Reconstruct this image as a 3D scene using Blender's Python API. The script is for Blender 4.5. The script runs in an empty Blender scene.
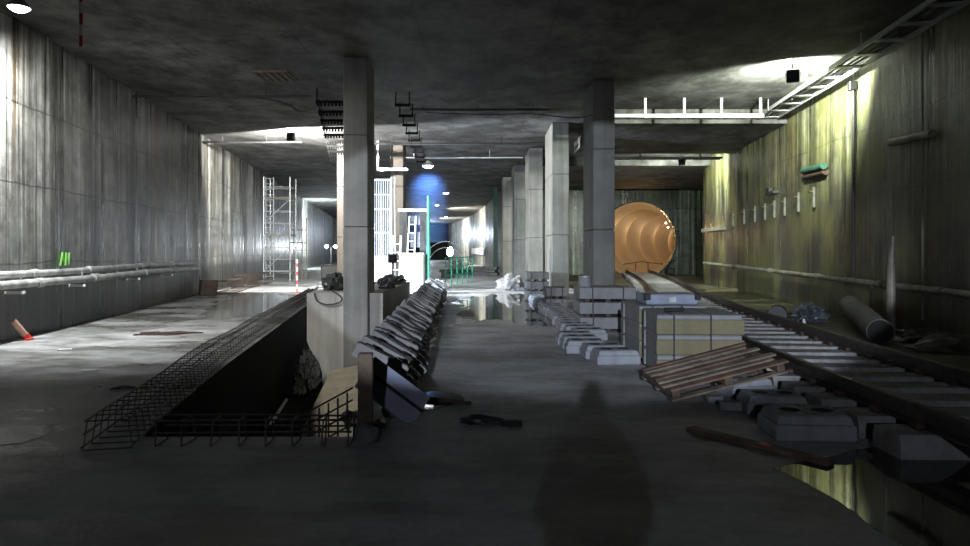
import bpy, bmesh, math, random
from mathutils import Vector, Matrix, noise

random.seed(11)
R = math.radians
PI = math.pi
sc = bpy.context.scene
col = sc.collection
F = 700.0                      # focal length in pixels of the 970 px frame
CAM_Z = 1.6
CEIL = 5.8

# ------------------------------------------------------------------ helpers
def at(px, py, Y):
    return Vector(((px - 485) / F * Y, Y, CAM_Z + (250 - py) / F * Y))

def ground(px, py, z=0.0):
    Y = (CAM_Z - z) * F / (py - 250)
    return Vector(((px - 485) / F * Y, Y, z))

def ortho(d):
    d = Vector(d).normalized()
    up = Vector((0, 0, 1)) if abs(d.z) < 0.95 else Vector((0, 1, 0))
    s = d.cross(up).normalized()
    return s, s.cross(d).normalized()

class MB:
    def __init__(self):
        self.v, self.f = [], []
    def add(self, vs, fs, M=None):
        b = len(self.v)
        for p in vs:
            p = Vector(p)
            self.v.append(M @ p if M is not None else p)
        self.f += [tuple(b + i for i in q) for q in fs]
        return self
    def box(self, c, s, rot=None, bev=0.0, seg=1):
        bm = bmesh.new()
        bmesh.ops.create_cube(bm, size=1.0)
        bmesh.ops.scale(bm, vec=Vector(s), verts=bm.verts)
        if bev > 0:
            bmesh.ops.bevel(bm, geom=list(bm.edges), offset=bev, segments=seg, affect='EDGES', profile=0.5)
        M = Matrix.Translation(Vector(c))
        if rot is not None:
            M = M @ (rot.to_4x4() if len(rot) != 4 or not isinstance(rot, Matrix) else rot)
        bm.verts.index_update()
        self.add([v.co.copy() for v in bm.verts], [[v.index for v in q.verts] for q in bm.faces], M)
        bm.free()
        return self
    def tube(self, pts, r, n=8, closed=False):
        pts = [Vector(p) for p in pts]
        rr = r if isinstance(r, (list, tuple)) else [r] * len(pts)
        vs, fs = [], []
        m = len(pts)
        prev = None
        for i, p in enumerate(pts):
            if closed:
                d = pts[(i + 1) % m] - pts[i - 1]
            else:
                d = pts[min(i + 1, m - 1)] - pts[max(i - 1, 0)]
            d.normalize()
            if prev is None:
                s, u = ortho(d)
            else:
                s = prev - d * prev.dot(d)
                if s.length < 1e-6:
                    s, u = ortho(d)
                s.normalize()
                u = s.cross(d).normalized()
            prev = s
            for k in range(n):
                a = 2 * PI * k / n
                vs.append(p + (s * math.cos(a) + u * math.sin(a)) * rr[i])
        for i in range(m if closed else m - 1):
            j = (i + 1) % m
            for k in range(n):
                l = (k + 1) % n
                fs.append((i * n + k, i * n + l, j * n + l, j * n + k))
        if not closed:
            fs.append(tuple(range(n))[::-1])
            fs.append(tuple((m - 1) * n + k for k in range(n)))
        return self.add(vs, fs)
    def prism(self, poly, a, b, axis='Z'):
        n = len(poly)
        def P(p, h):
            return {'Z': (p[0], p[1], h), 'Y': (p[0], h, p[1]), 'X': (h, p[0], p[1])}[axis]
        vs = [P(p, a) for p in poly] + [P(p, b) for p in poly]
        fs = [tuple(range(n))[::-1], tuple(range(n, 2 * n))]
        fs += [(i, (i + 1) % n, n + (i + 1) % n, n + i) for i in range(n)]
        return self.add(vs, fs)
    def sweep(self, prof, pts):
        pts = [Vector(p) for p in pts]
        n, m = len(prof), len(pts)
        vs, fs = [], []
        for i, p in enumerate(pts):
            d = pts[min(i + 1, m - 1)] - pts[max(i - 1, 0)]
            d.z = 0
            d.normalize()
            s = Vector((d.y, -d.x, 0))
            for a, h in prof:
                vs.append(p + s * a + Vector((0, 0, h)))
        for i in range(m - 1):
            for k in range(n):
                l = (k + 1) % n
                fs.append((i * n + k, i * n + l, (i + 1) * n + l, (i + 1) * n + k))
        fs.append(tuple(range(n))[::-1])
        fs.append(tuple((m - 1) * n + k for k in range(n)))
        return self.add(vs, fs)
    def lathe(self, prof, n=20, M=None, cap=True):
        vs, fs = [], []
        for r, z in prof:
            for k in range(n):
                a = 2 * PI * k / n
                vs.append((r * math.cos(a), r * math.sin(a), z))
        for i in range(len(prof) - 1):
            for k in range(n):
                l = (k + 1) % n
                fs.append((i * n + k, i * n + l, (i + 1) * n + l, (i + 1) * n + k))
        if cap:
            fs.append(tuple(range(n))[::-1])
            fs.append(tuple((len(prof) - 1) * n + k for k in range(n)))
        return self.add(vs, fs, M)
    def lump(self, c, s, seed=0, amp=0.25, freq=1.6, rot=0.0, sub=3, flat=True):
        bm = bmesh.new()
        bmesh.ops.create_icosphere(bm, subdivisions=sub, radius=1.0)
        off = Vector((seed * 7.3, seed * 3.1, seed * 1.7))
        Rz = Matrix.Rotation(rot, 3, 'Z')
        for v in bm.verts:
            k = 1 + amp * noise.noise(v.co * freq + off) + amp * 0.5 * noise.noise(v.co * freq * 2.7 + off)
            p = v.co * k
            if flat:
                p.z = max(p.z, -0.55)
            v.co = Rz @ Vector((p.x * s[0], p.y * s[1], p.z * s[2])) + Vector(c)
        bm.verts.index_update()
        self.add([v.co.copy() for v in bm.verts], [[v.index for v in q.verts] for q in bm.faces])
        bm.free()
        return self
    def build(self, name, mat, parent=None, loc=None, rotz=0.0, M=None, smooth=False):
        me = bpy.data.meshes.new(name)
        me.from_pydata([tuple(v) for v in self.v], [], self.f)
        bm = bmesh.new()
        bm.from_mesh(me)
        bmesh.ops.recalc_face_normals(bm, faces=bm.faces)
        bm.to_mesh(me)
        bm.free()
        if smooth:
            me.polygons.foreach_set('use_smooth', [True] * len(me.polygons))
            try:
                me.set_sharp_from_angle(angle=R(38))
            except Exception:
                pass
        me.materials.append(mat)
        o = bpy.data.objects.new(name, me)
        col.objects.link(o)
        if parent is not None:
            o.parent = parent
        if loc is not None:
            o.location = loc
        o.rotation_euler.z = rotz
        if M is not None:
            o.matrix_local = M
        return o

def tag(o, label=None, cat=None, group=None, kind=None):
    if label: o['label'] = label
    if cat: o['category'] = cat
    if group: o['group'] = group
    if kind: o['kind'] = kind
    return o

def thing(name, label, cat, loc=(0, 0, 0), rotz=0.0, group=None, M=None):
    o = bpy.data.objects.new(name, None)
    col.objects.link(o)
    o.empty_display_size = 0.1
    o.location = loc
    o.rotation_euler.z = rotz
    if M is not None:
        o.matrix_local = M
    return tag(o, label, cat, group)

def struct(o):
    o['kind'] = 'structure'
    return o

def copy_tree(o, parent=None):
    c = o.copy()
    col.objects.link(c)
    if parent is not None:
        c.parent = parent
    for ch in list(o.children):
        copy_tree(ch, c)
    return c

UNITS = ['', 'first', 'second', 'third', 'fourth', 'fifth', 'sixth', 'seventh', 'eighth', 'ninth', 'tenth', 'eleventh', 'twelfth',
         'thirteenth', 'fourteenth', 'fifteenth', 'sixteenth', 'seventeenth', 'eighteenth', 'nineteenth']
TENS = {2: ('twentieth', 'twenty'), 3: ('thirtieth', 'thirty'), 4: ('fortieth', 'forty'), 5: ('fiftieth', 'fifty'), 6: ('sixtieth', 'sixty')}
def ordw(n):
    if n < 20: return UNITS[n]
    t, u = divmod(n, 10)
    return TENS[t][0] if u == 0 else TENS[t][1] + '-' + UNITS[u]

def catmull(P, n=10):
    out = []
    for i in range(len(P) - 1):
        p0, p1, p2, p3 = P[max(i - 1, 0)], P[i], P[i + 1], P[min(i + 2, len(P) - 1)]
        for k in range(n):
            t = k / n
            out.append(tuple(0.5 * (2 * b + (c - a) * t + (2 * a - 5 * b + 4 * c - d) * t * t + (3 * b - a - 3 * c + d) * t ** 3)
                             for a, b, c, d in zip(p0, p1, p2, p3)))
    out.append(tuple(P[-1]))
    return out

# ------------------------------------------------------------------ materials
class NT:
    def __init__(self, name):
        self.m = bpy.data.materials.new(name)
        self.m.use_nodes = True
        self.t = self.m.node_tree
        self.b = self.t.nodes['Principled BSDF']
        self.co = None
    def n(self, typ, **kw):
        x = self.t.nodes.new(typ)
        for k, v in kw.items():
            setattr(x, k, v)
        return x
    def L(self, a, b):
        self.t.links.new(a, b)
    def coord(self, scale=(1, 1, 1), loc=(0, 0, 0), kind='Object'):
        if self.co is None:
            self.co = self.n('ShaderNodeTexCoord')
        mp = self.n('ShaderNodeMapping')
        mp.inputs['Scale'].default_value = scale
        mp.inputs['Location'].default_value = loc
        self.L(self.co.outputs[kind], mp.inputs['Vector'])
        return mp.outputs['Vector']
    def noise(self, vec, scale=1.0, detail=6, rough=0.6):
        x = self.n('ShaderNodeTexNoise')
        x.inputs['Scale'].default_value = scale
        x.inputs['Detail'].default_value = detail
        x.inputs['Roughness'].default_value = rough
        self.L(vec, x.inputs['Vector'])
        return x.outputs['Fac']
    def ramp(self, fac, stops):
        x = self.n('ShaderNodeValToRGB')
        e = x.color_ramp.elements
        while len(e) < len(stops):
            e.new(0.5)
        for el, (p, c) in zip(e, stops):
            el.position = p
            el.color = (c, c, c, 1) if isinstance(c, (int, float)) else (*c, 1)
        self.L(fac, x.inputs['Fac'])
        return x.outputs['Color']
    def mix(self, fac, a, b, mode='MIX'):
        x = self.n('ShaderNodeMix', data_type='RGBA', blend_type=mode)
        for sock, val in ((x.inputs['Factor'], fac), (x.inputs['A'], a), (x.inputs['B'], b)):
            if isinstance(val, (int, float)):
                sock.default_value = val
            elif isinstance(val, tuple):
                sock.default_value = (*val, 1)
            else:
                self.L(val, sock)
        return x.outputs['Result']
    def math(self, op, a, b=None, clamp=False):
        x = self.n('ShaderNodeMath', operation=op)
        x.use_clamp = clamp
        for i, val in enumerate((a, b)):
            if val is None: continue
            if isinstance(val, (int, float)):
                x.inputs[i].default_value = val
            else:
                self.L(val, x.inputs[i])
        return x.outputs[0]
    def color(self, c):
        if isinstance(c, tuple): self.b.inputs['Base Color'].default_value = (*c, 1)
        else: self.L(c, self.b.inputs['Base Color'])
    def rough(self, r):
        if isinstance(r, (int, float)): self.b.inputs['Roughness'].default_value = r
        else: self.L(r, self.b.inputs['Roughness'])
    def bump(self, h, strength=0.3, dist=0.02):
        x = self.n('ShaderNodeBump')
        x.inputs['Strength'].default_value = strength
        x.inputs['Distance'].default_value = dist
        self.L(h, x.inputs['Height'])
        self.L(x.outputs['Normal'], self.b.inputs['Normal'])

def plain(name, c, rough=0.6, metal=0.0, var=0.35, scale=6.0):
    t = NT(name)
    f = t.noise(t.coord(), scale, 5)
    t.color(t.ramp(f, [(0.3, tuple(x * (1 - var) for x in c)), (0.7, tuple(min(1, x * (1 + var)) for x in c))]))
    t.rough(rough)
    t.b.inputs['Metallic'].default_value = metal
    t.bump(f, 0.25, 0.01)
    return t.m

def concrete(name, c, rough=0.75, var=0.35, scale=1.2, streak=0.4, bump=0.3):
    t = NT(name)
    a = t.noise(t.coord(), scale, 8, 0.65)
    s = t.noise(t.coord((5, 5, 0.25)), 1.0, 5)
    fine = t.noise(t.coord(), 18, 4)
    base = t.ramp(a, [(0.28, tuple(x * (1 - var) for x in c)), (0.72, tuple(min(1, x * (1 + var)) for x in c))])
    st = t.ramp(s, [(0.35, 0.45), (0.6, 1.0)])
    base = t.mix(streak, base, st, 'MULTIPLY')
    t.color(base)
    t.rough(rough)
    t.bump(fine, bump, 0.01)
    return t.m

def emit(name, c, s):
    t = NT(name)
    t.b.inputs['Base Color'].default_value = (*c, 1)
    t.b.inputs['Emission Color'].default_value = (*c, 1)
    t.b.inputs['Emission Strength'].default_value = s
    return t.m

def wall_material(name, pale, mid, dark, lime, rust, base_h=None, moss=None, soft=(-0.05, 0.16), dk=0.88):
    """stained wet diaphragm-wall concrete: streaks run down local z, local x is along the wall"""
    t = NT(name)
    big = t.noise(t.coord((0.35, 0.35, 0.35)), 1.0, 5, 0.6)
    st1 = t.noise(t.coord((2.2, 1, 0.06)), 1.0, 6, 0.65)
    st2 = t.noise(t.coord((6.5, 1, 0.10), (3.3, 0, 1.7)), 1.0, 6, 0.7)
    st3 = t.noise(t.coord((0.75, 1, 0.03), (9.1, 0, 0.2)), 1.0, 4, 0.5)
    mott = t.noise(t.coord((1, 1, 1), (5, 5, 5)), 2.2, 8, 0.7)
    c = t.ramp(st1, [(0.40, dark), (0.49, mid), (0.60, pale)])
    c = t.mix(t.ramp(st3, [(0.42, 0.85), (0.50, 0.0)]), c, dark)
    c = t.mix(t.ramp(st2, [(0.55, 0.0), (0.64, 0.85)]), c, lime)
    c = t.mix(t.ramp(st2, [(0.38, 0.9), (0.45, 0.0)]), c, dark)
    rs = t.noise(t.coord((0.9, 1, 0.045), (21.3, 0, 4.4)), 1.0, 5, 0.6)
    c = t.mix(t.ramp(rs, [(0.56, 0.0), (0.66, 0.75)]), c, rust)
    # narrow white lime drips and black soaked patches hanging from the joints and the ceiling line
    st4 = t.noise(t.coord((13.0, 1, 0.22), (7.7, 0, 2.9)), 1.0, 5, 0.65)
    top = t.noise(t.coord((1.1, 1, 0.55), (1.3, 0, 8.2)), 1.0, 6, 0.65)
    c = t.mix(t.ramp(st4, [(0.60, 0.0), (0.68, 0.9)]), c, lime)
    c = t.mix(t.ramp(st4, [(0.33, 0.85), (0.40, 0.0)]), c, dark)
    c = t.mix(t.ramp(top, [(0.56, 0.0), (0.66, 0.7)]), c, dark)
    c = t.mix(0.75, c, t.ramp(mott, [(0.38, 0.35), (0.58, 1.0)]), 'MULTIPLY')
    c = t.mix(0.6, c, t.ramp(big, [(0.38, 0.35), (0.58, 1.0)]), 'MULTIPLY')
    # formwork joints
    bk = t.n('ShaderNodeTexBrick')
    bk.offset = 0.37
    bk.inputs['Scale'].default_value = 1.0
    bk.inputs['Mortar Size'].default_value = 0.018
    bk.inputs['Brick Width'].default_value = 4.4
    bk.inputs['Row Height'].default_value = 1.47
    bk.inputs['Color1'].default_value = (1, 1, 1, 1)
    bk.inputs['Color2'].default_value = (0.82, 0.82, 0.82, 1)
    bk.inputs['Mortar'].default_value = (0.22, 0.2, 0.18, 1)
    sep = t.n('ShaderNodeSeparateXYZ')
    t.L(t.coord(), sep.inputs[0])
    cmb = t.n('ShaderNodeCombineXYZ')
    t.L(sep.outputs['X'], cmb.inputs['X'])
    t.L(t.math('ADD', sep.outputs['Z'], t.math('MULTIPLY', big, 0.25)), cmb.inputs['Y'])
    t.L(cmb.outputs[0], bk.inputs['Vector'])
    c = t.mix(0.8, c, bk.outputs['Color'], 'MULTIPLY')
    if base_h is not None:      # wall colour darkens towards its foot, edge broken up by noise
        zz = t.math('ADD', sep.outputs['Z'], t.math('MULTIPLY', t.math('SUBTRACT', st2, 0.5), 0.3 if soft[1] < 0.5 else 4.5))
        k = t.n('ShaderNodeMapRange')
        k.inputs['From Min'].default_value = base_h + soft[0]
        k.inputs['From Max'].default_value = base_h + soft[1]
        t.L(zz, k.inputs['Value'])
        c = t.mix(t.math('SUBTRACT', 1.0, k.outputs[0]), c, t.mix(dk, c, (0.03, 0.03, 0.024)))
    if moss is not None:
        c = t.mix(t.ramp(t.noise(t.coord((0.6, 1, 0.5), (2, 2, 9)), 1.0, 6), [(0.45, 0.0), (0.62, 0.6)]), c, moss)
    t.color(c)
    t.rough(t.ramp(st1, [(0.4, 0.24), (0.6, 0.5)]))
    hh = t.mix(0.5, st2, mott)
    t.bump(hh, 0.7, 0.05)
    return t.m

M = {}
M['wall_left'] = wall_material('stained_grey_wall', (0.42, 0.42, 0.375), (0.24, 0.24, 0.215), (0.05, 0.047, 0.038), (0.62, 0.63, 0.60), (0.20, 0.13, 0.06), base_h=1.0)
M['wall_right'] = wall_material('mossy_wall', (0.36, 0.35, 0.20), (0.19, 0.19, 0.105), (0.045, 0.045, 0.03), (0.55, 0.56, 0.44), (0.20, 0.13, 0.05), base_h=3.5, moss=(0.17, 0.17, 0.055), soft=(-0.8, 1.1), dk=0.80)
M['wall_back'] = wall_material('dark_green_wall', (0.13, 0.16, 0.09), (0.075, 0.10, 0.058), (0.03, 0.042, 0.025), (0.30, 0.36, 0.27), (0.10, 0.09, 0.04))
M['wall_far'] = wall_material('pale_wall', (0.46, 0.47, 0.43), (0.38, 0.39, 0.35), (0.22, 0.22, 0.2), (0.6, 0.6, 0.55), (0.3, 0.27, 0.2))
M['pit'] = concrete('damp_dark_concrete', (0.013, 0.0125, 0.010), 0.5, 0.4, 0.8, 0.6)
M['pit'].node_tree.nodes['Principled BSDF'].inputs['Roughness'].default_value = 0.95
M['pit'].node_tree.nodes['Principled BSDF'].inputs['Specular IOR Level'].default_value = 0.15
M['col'] = concrete('column_concrete', (0.17, 0.17, 0.155), 0.7, 0.3, 1.1, 0.55)
M['col_dark'] = concrete('brown_column_concrete', (0.05, 0.04, 0.03), 0.7, 0.3, 1.1, 0.5)
M['block'] = concrete('footing_concrete', (0.31, 0.295, 0.255), 0.75, 0.3, 1.0, 0.45)
M['tan'] = concrete('tan_concrete', (0.20, 0.17, 0.115), 0.7, 0.25, 2.5, 0.3)
M['sleeper'] = concrete('sleeper_concrete', (0.20, 0.20, 0.20), 0.8, 0.3, 3.0, 0.3)
M['sleeper_track'] = concrete('dirty_sleeper_concrete', (0.27, 0.265, 0.265), 0.8, 0.45, 4.0, 0.3)
M['trackblock'] = concrete('block_concrete', (0.27, 0.285, 0.31), 0.8, 0.2, 4.0, 0.2)
M['darkblock'] = concrete('dark_block_concrete', (0.10, 0.10, 0.10), 0.8, 0.3, 4.0, 0.2)
M['hole'] = plain('painted_shade_black', (0.012, 0.012, 0.012), 0.9)
M['rust'] = plain('rusty_steel', (0.07, 0.045, 0.032), 0.6, 0.4, 0.5, 20)
M['rebar'] = plain('rebar_steel', (0.045, 0.038, 0.032), 0.5, 0.5, 0.4, 20)
M['rail'] = plain('rail_steel', (0.075, 0.065, 0.06), 0.5, 0.5, 0.4, 9)
M['black'] = plain('black_paint', (0.012, 0.012, 0.013), 0.5)
M['silhouette'] = plain('silhouette_black_steel', (0.005, 0.005, 0.005), 0.95)  # near-black colour keeps the ceiling arms as unlit silhouettes
M['silhouette'].node_tree.nodes['Principled BSDF'].inputs['Specular IOR Level'].default_value = 0.1
M['blacksteel'] = plain('black_steel', (0.03, 0.03, 0.03), 0.5, 0.3)
M['galv'] = plain('galvanised_steel', (0.42, 0.44, 0.44), 0.45, 0.5, 0.2)
M['bracket'] = plain('dirty_bracket', (0.09, 0.09, 0.07), 0.6, 0.1, 0.4)
M['dullgreen'] = plain('dull_green_paint', (0.02, 0.07, 0.045), 0.6, 0, 0.3)
M['white'] = plain('white_paint', (0.75, 0.77, 0.78), 0.5, 0, 0.12)
M['pipe'] = plain('grey_pipe', (0.42, 0.43, 0.42), 0.45, 0.1, 0.5, 3)
M['pipe_dirty'] = plain('dirty_pipe', (0.20, 0.19, 0.15), 0.55, 0.1, 0.5, 3)
M['pink'] = plain('pinkish_plastic', (0.50, 0.30, 0.23), 0.5, 0, 0.2)
M['red'] = plain('red_plastic', (0.55, 0.05, 0.03), 0.5, 0, 0.2)
M['green'] = plain('green_paint', (0.03, 0.24, 0.15), 0.5, 0, 0.3)
M['lime'] = plain('green_spray_paint', (0.16, 0.42, 0.08), 0.7, 0, 0.2)
M['wood'] = concrete('weathered_wood', (0.17, 0.135, 0.10), 0.8, 0.45, 5.0, 0.3)
M['wood_dark'] = concrete('dark_wood', (0.085, 0.06, 0.042), 0.8, 0.45, 5.0, 0.3)
M['wood_red'] = concrete('red_stained_wood', (0.14, 0.085, 0.062), 0.7, 0.5, 5.0, 0.3)
M['beige'] = concrete('beige_board', (0.18, 0.162, 0.09), 0.75, 0.2, 4.0, 0.2)
M['pale'] = concrete('pale_slab', (0.24, 0.245, 0.25), 0.75, 0.2, 4.0, 0.2)
M['bluegrey'] = concrete('blue_grey_wrap', (0.25, 0.28, 0.36), 0.5, 0.2, 5.0, 0.2)
M['strap'] = plain('black_strap', (0.015, 0.015, 0.015), 0.6)
M['tarp'] = plain('dark_tarp', (0.035, 0.035, 0.035), 0.45, 0, 0.5, 5)
M['tarp_blue'] = plain('blue_grey_tarp', (0.055, 0.065, 0.075), 0.4, 0, 0.6, 4)
M['felt'] = concrete('grey_felt', (0.15, 0.15, 0.13), 0.9, 0.3, 3.0, 0.2)
M['bag'] = plain('pale_sack', (0.62, 0.62, 0.62), 0.7, 0, 0.2)
M['shading_brown'] = plain('shading_lump_brown', (0.06, 0.042, 0.028), 0.9, 0, 0.5, 9)
M['cloth'] = plain('dark_clothes', (0.03, 0.03, 0.04), 0.8)
M['skin'] = plain('skin', (0.45, 0.28, 0.2), 0.6, 0, 0.1)
M['mud'] = plain('dark_mud', (0.06, 0.055, 0.04), 0.6, 0, 0.5, 4)
t_ = NT('wet_rubble_painted_glints')
t_.color(t_.ramp(t_.noise(t_.coord(), 14, 5), [(0.40, (0.05, 0.05, 0.05)), (0.49, (0.85, 0.85, 0.85))])); t_.rough(0.15)  # white sparkle of the wet stones painted into the colour
t_.bump(t_.noise(t_.coord(), 22, 4), 0.9, 0.04)
M['glintrubble'] = t_.m
M['rubble'] = concrete('grey_rubble', (0.30, 0.30, 0.28), 0.8, 0.3, 5.0, 0.2)

# floor: patchy, damp power-floated concrete
def floor_material(name, pale, dark, wet_lo, wet_hi, left_damp=True):
    t = NT(name)
    big = t.noise(t.coord((0.16, 0.28, 1)), 1.0, 6, 0.6)
    med = t.noise(t.coord((0.55, 0.9, 1), (4, 2, 0)), 1.0, 8, 0.7)
    fine = t.noise(t.coord(), 9, 6, 0.7)
    c = t.ramp(med, [(0.40, dark), (0.57, pale)])
    c = t.mix(0.45, c, t.ramp(fine, [(0.35, 0.55), (0.6, 1.0)]), 'MULTIPLY')
    wet = t.mix(0.4, big, med)
    if left_damp:          # the floor left of the pit is running with water
        sep = t.n('ShaderNodeSeparateXYZ')
        t.L(t.coord(), sep.inputs[0])
        mr = t.n('ShaderNodeMapRange')
        mr.inputs['From Min'].default_value = -2.0
        mr.inputs['From Max'].default_value = -4.5
        mr.inputs['To Min'].default_value = 0.04
        mr.inputs['To Max'].default_value = -0.035
        t.L(sep.outputs['X'], mr.inputs['Value'])
        wet = t.math('ADD', wet, mr.outputs[0])
    wet = t.ramp(wet, [(0.40, 1.0), (0.52, 0.0)])
    c = t.mix(wet, c, t.mix(1.0, c, (0.52, 0.51, 0.47), 'MULTIPLY'))
    t.color(c)
    t.rough(t.ramp(wet, [(0.0, wet_hi), (1.0, wet_lo)]))
    t.bump(t.mix(0.45, med, fine), 0.4, 0.025)
    return t.m
M['floor'] = floor_material('damp_concrete_floor', (0.45, 0.455, 0.46), (0.23, 0.23, 0.225), 0.2, 0.6)
M['mudfloor'] = floor_material('mossy_mud_floor', (0.10, 0.098, 0.05), (0.035, 0.035, 0.02), 0.35, 0.8, False)
t = NT('puddle_water')
t.color((0.035, 0.035, 0.028)); t.rough(0.03)
t.b.inputs['IOR'].default_value = 1.33
t.b.inputs['Specular IOR Level'].default_value = 0.6
rip = t.noise(t.coord((1, 1, 1)), 2.5, 3)
t.bump(rip, 0.04, 0.02)
M['water'] = t.m
t = NT('wet_film')
ff = t.noise(t.coord(), 1.2, 6)
t.color(t.ramp(ff, [(0.4, (0.13, 0.13, 0.12)), (0.6, (0.22, 0.22, 0.21))])); t.rough(0.1)
t.bump(ff, 0.1, 0.02)
M['film'] = t.m
# ceiling: mottled shuttered concrete
t = NT('sooty_ceiling_concrete')
a = t.noise(t.coord((0.3, 0.3, 1)), 1.0, 8, 0.65)
b = t.noise(t.coord((1.3, 1.0, 1), (3, 8, 0)), 1.0, 8, 0.7)
c = t.ramp(b, [(0.40, (0.045, 0.042, 0.037)), (0.60, (0.175, 0.172, 0.163))])
c = t.mix(0.7, c, t.ramp(a, [(0.42, 0.3), (0.56, 1.0)]), 'MULTIPLY')
bk = t.n('ShaderNodeTexBrick')
bk.inputs['Scale'].default_value = 1.0
bk.inputs['Mortar Size'].default_value = 0.016
bk.inputs['Brick Width'].default_value = 2.5
bk.inputs['Row Height'].default_value = 5.0
bk.inputs['Color1'].default_value = (1, 1, 1, 1)
bk.inputs['Color2'].default_value = (0.78, 0.78, 0.78, 1)
bk.inputs['Mortar'].default_value = (0.35, 0.33, 0.3, 1)
t.L(t.coord(), bk.inputs['Vector'])
c = t.mix(0.7, c, bk.outputs['Color'], 'MULTIPLY')
t.color(c); t.rough(0.75)
t.bump(b, 0.35, 0.03)
M['ceil'] = t.m
# tunnel lining
t = NT('orange_tunnel_lining')
f = t.noise(t.coord(), 0.8, 6)
t.color(t.ramp(f, [(0.3, (0.25, 0.175, 0.10)), (0.7, (0.34, 0.24, 0.14))])); t.rough(0.6)
M['lining'] = t.m
# red and white striping
def striped(name, ax, period):
    t = NT(name)
    sep = t.n('ShaderNodeSeparateXYZ')
    t.L(t.coord(), sep.inputs[0])
    fr = t.math('FRACT', t.math('DIVIDE', sep.outputs[ax], period))
    t.color(t.mix(t.math('GREATER_THAN', fr, 0.5), (0.6, 0.04, 0.03), (0.7, 0.7, 0.68)))
    t.rough(0.6)
    return t.m
M['stripe'] = striped('red_white_stripes', 'Z', 0.32)
M['lamp_w'] = emit('lamp_white', (0.88, 0.92, 1.0), 25)
M['lamp_g'] = emit('lamp_cool', (0.90, 1.0, 0.88), 25)
M['lamp_o'] = emit('lamp_warm', (1.0, 0.9, 0.75), 30)

# ------------------------------------------------------------------ the setting
PL = [(-2.96, 6.0), (-3.62, 9.8), (-5.28, 21.1), (-7.2, 34.0)]      # pit, left edge
PR = [(-1.13, 6.0), (-1.65, 9.8), (-2.15, 21.1), (-2.6, 34.0)]       # pit, right edge
def lerp_edge(E, Y):
    for (x0, y0), (x1, y1) in zip(E, E[1:]):
        if Y <= y1 or (x1, y1) == E[-1]:
            return x0 + (x1 - x0) * (Y - y0) / (y1 - y0)
def wl(Y): return -8.4 - 0.143 * (Y - 12.1)
def wr(Y): return 6.8 + 0.106 * Y

fl = MB()
fl.add([(-30, -18, 0), (20, -18, 0), (20, 6, 0), (-30, 6, 0)], [(0, 1, 2, 3)])
for (a, b, c, d) in zip(PL, PL[1:], PR, PR[1:]):
    fl.add([(-30, a[1], 0), (a[0], a[1], 0), (b[0], b[1], 0), (-30, b[1], 0)], [(0, 1, 2, 3)])
    fl.add([(c[0], c[1], 0), (20, c[1], 0), (20, d[1], 0), (d[0], d[1], 0)], [(0, 1, 2, 3)])
fl.add([(-30, 34, 0), (20, 34, 0), (20, 125, 0), (-30, 125, 0)], [(0, 1, 2, 3)])
struct(fl.build('floor', M['floor']))

track = catmull([(4.2, 0.5), (4.24, 4.0), (4.27, 7.0), (4.47, 10.0), (4.76, 12.6), (5.0, 15.2), (5.28, 17.2), (6.15, 22.8), (6.95, 27.0), (8.0, 33.0), (9.75, 44.5), (10.3, 47.0)], 8)
tb = MB()
edge_l = [(3.55, 8.2), (3.4, 11), (3.5, 14), (3.6, 20), (3.6, 32), (3.6, 45.2)]
edge_r = [(wr(8.2) + 0.1, 8.2), (wr(11) + 0.1, 11), (wr(14) + 0.1, 14), (wr(20) + 0.1, 20), (wr(32) + 0.1, 32), (15, 45.2)]
for (a, b, c, d) in zip(edge_l, edge_l[1:], edge_r, edge_r[1:]):
    tb.add([(a[0], a[1], 0.012), (c[0], c[1], 0.012), (d[0], d[1], 0.012), (b[0], b[1], 0.012)], [(0, 1, 2, 3)])
struct(tb.build('floor_right', M['mudfloor']))

def wall_seg(name, p0, p1, h, mat, th=0.4, side=1):
    """a wall whose visible face runs from p0 to p1; side=+1 puts the thickness to the left of the direction of travel"""
    p0, p1 = Vector((*p0, 0)), Vector((*p1, 0))
    L = (p1 - p0).length
    m = MB().box((L / 2, side * th / 2, h / 2 - 0.05), (L, th, h + 0.1))
    return struct(m.build(name, mat, loc=p0, rotz=math.atan2((p1 - p0).y, (p1 - p0).x)))
wall_left = wall_seg('wall_left', (wl(-16), -16), (wl(112), 112), CEIL, M['wall_left'], side=1)
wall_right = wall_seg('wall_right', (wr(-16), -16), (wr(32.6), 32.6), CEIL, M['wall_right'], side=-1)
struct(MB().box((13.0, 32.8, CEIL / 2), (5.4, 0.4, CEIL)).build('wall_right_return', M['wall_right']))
# end wall with the tunnel mouth
PC, PRAD = Vector((9.8, 45.0, 2.24)), 2.48
ew = MB()
n = 48
ring = [(PC.x + PRAD * math.cos(2 * PI * k / n), PC.z + PRAD * math.sin(2 * PI * k / n)) for k in range(n)]
def outer(a):
    x0, x1, z0, z1 = 2.6, 15.6, -0.4, CEIL
    dx, dz = math.cos(a), math.sin(a)
    ts = []
    if dx > 1e-9: ts.append((x1 - PC.x) / dx)
    if dx < -1e-9: ts.append((x0 - PC.x) / dx)
    if dz > 1e-9: ts.append((z1 - PC.z) / dz)
    if dz < -1e-9: ts.append((z0 - PC.z) / dz)
    k = min(x for x in ts if x > 0)
    return (PC.x + dx * k, PC.z + dz * k)
angs = sorted([2 * PI * k / n for k in range(n)] + [math.atan2(z - PC.z, x - PC.x) % (2 * PI) for x in (2.6, 15.6) for z in (-0.4, CEIL)])
inn = [(PC.x + PRAD * math.cos(a), PC.z + PRAD * math.sin(a)) for a in angs]
out = [outer(a) for a in angs]
m = len(angs)
for y0 in (0.0, 0.5):
    vs = [(x - 2.6, y0, z) for x, z in inn] + [(x - 2.6, y0, z) for x, z in out]
    ew.add(vs, [(i, (i + 1) % m, m + (i + 1) % m, m + i) for i in range(m)])
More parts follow.
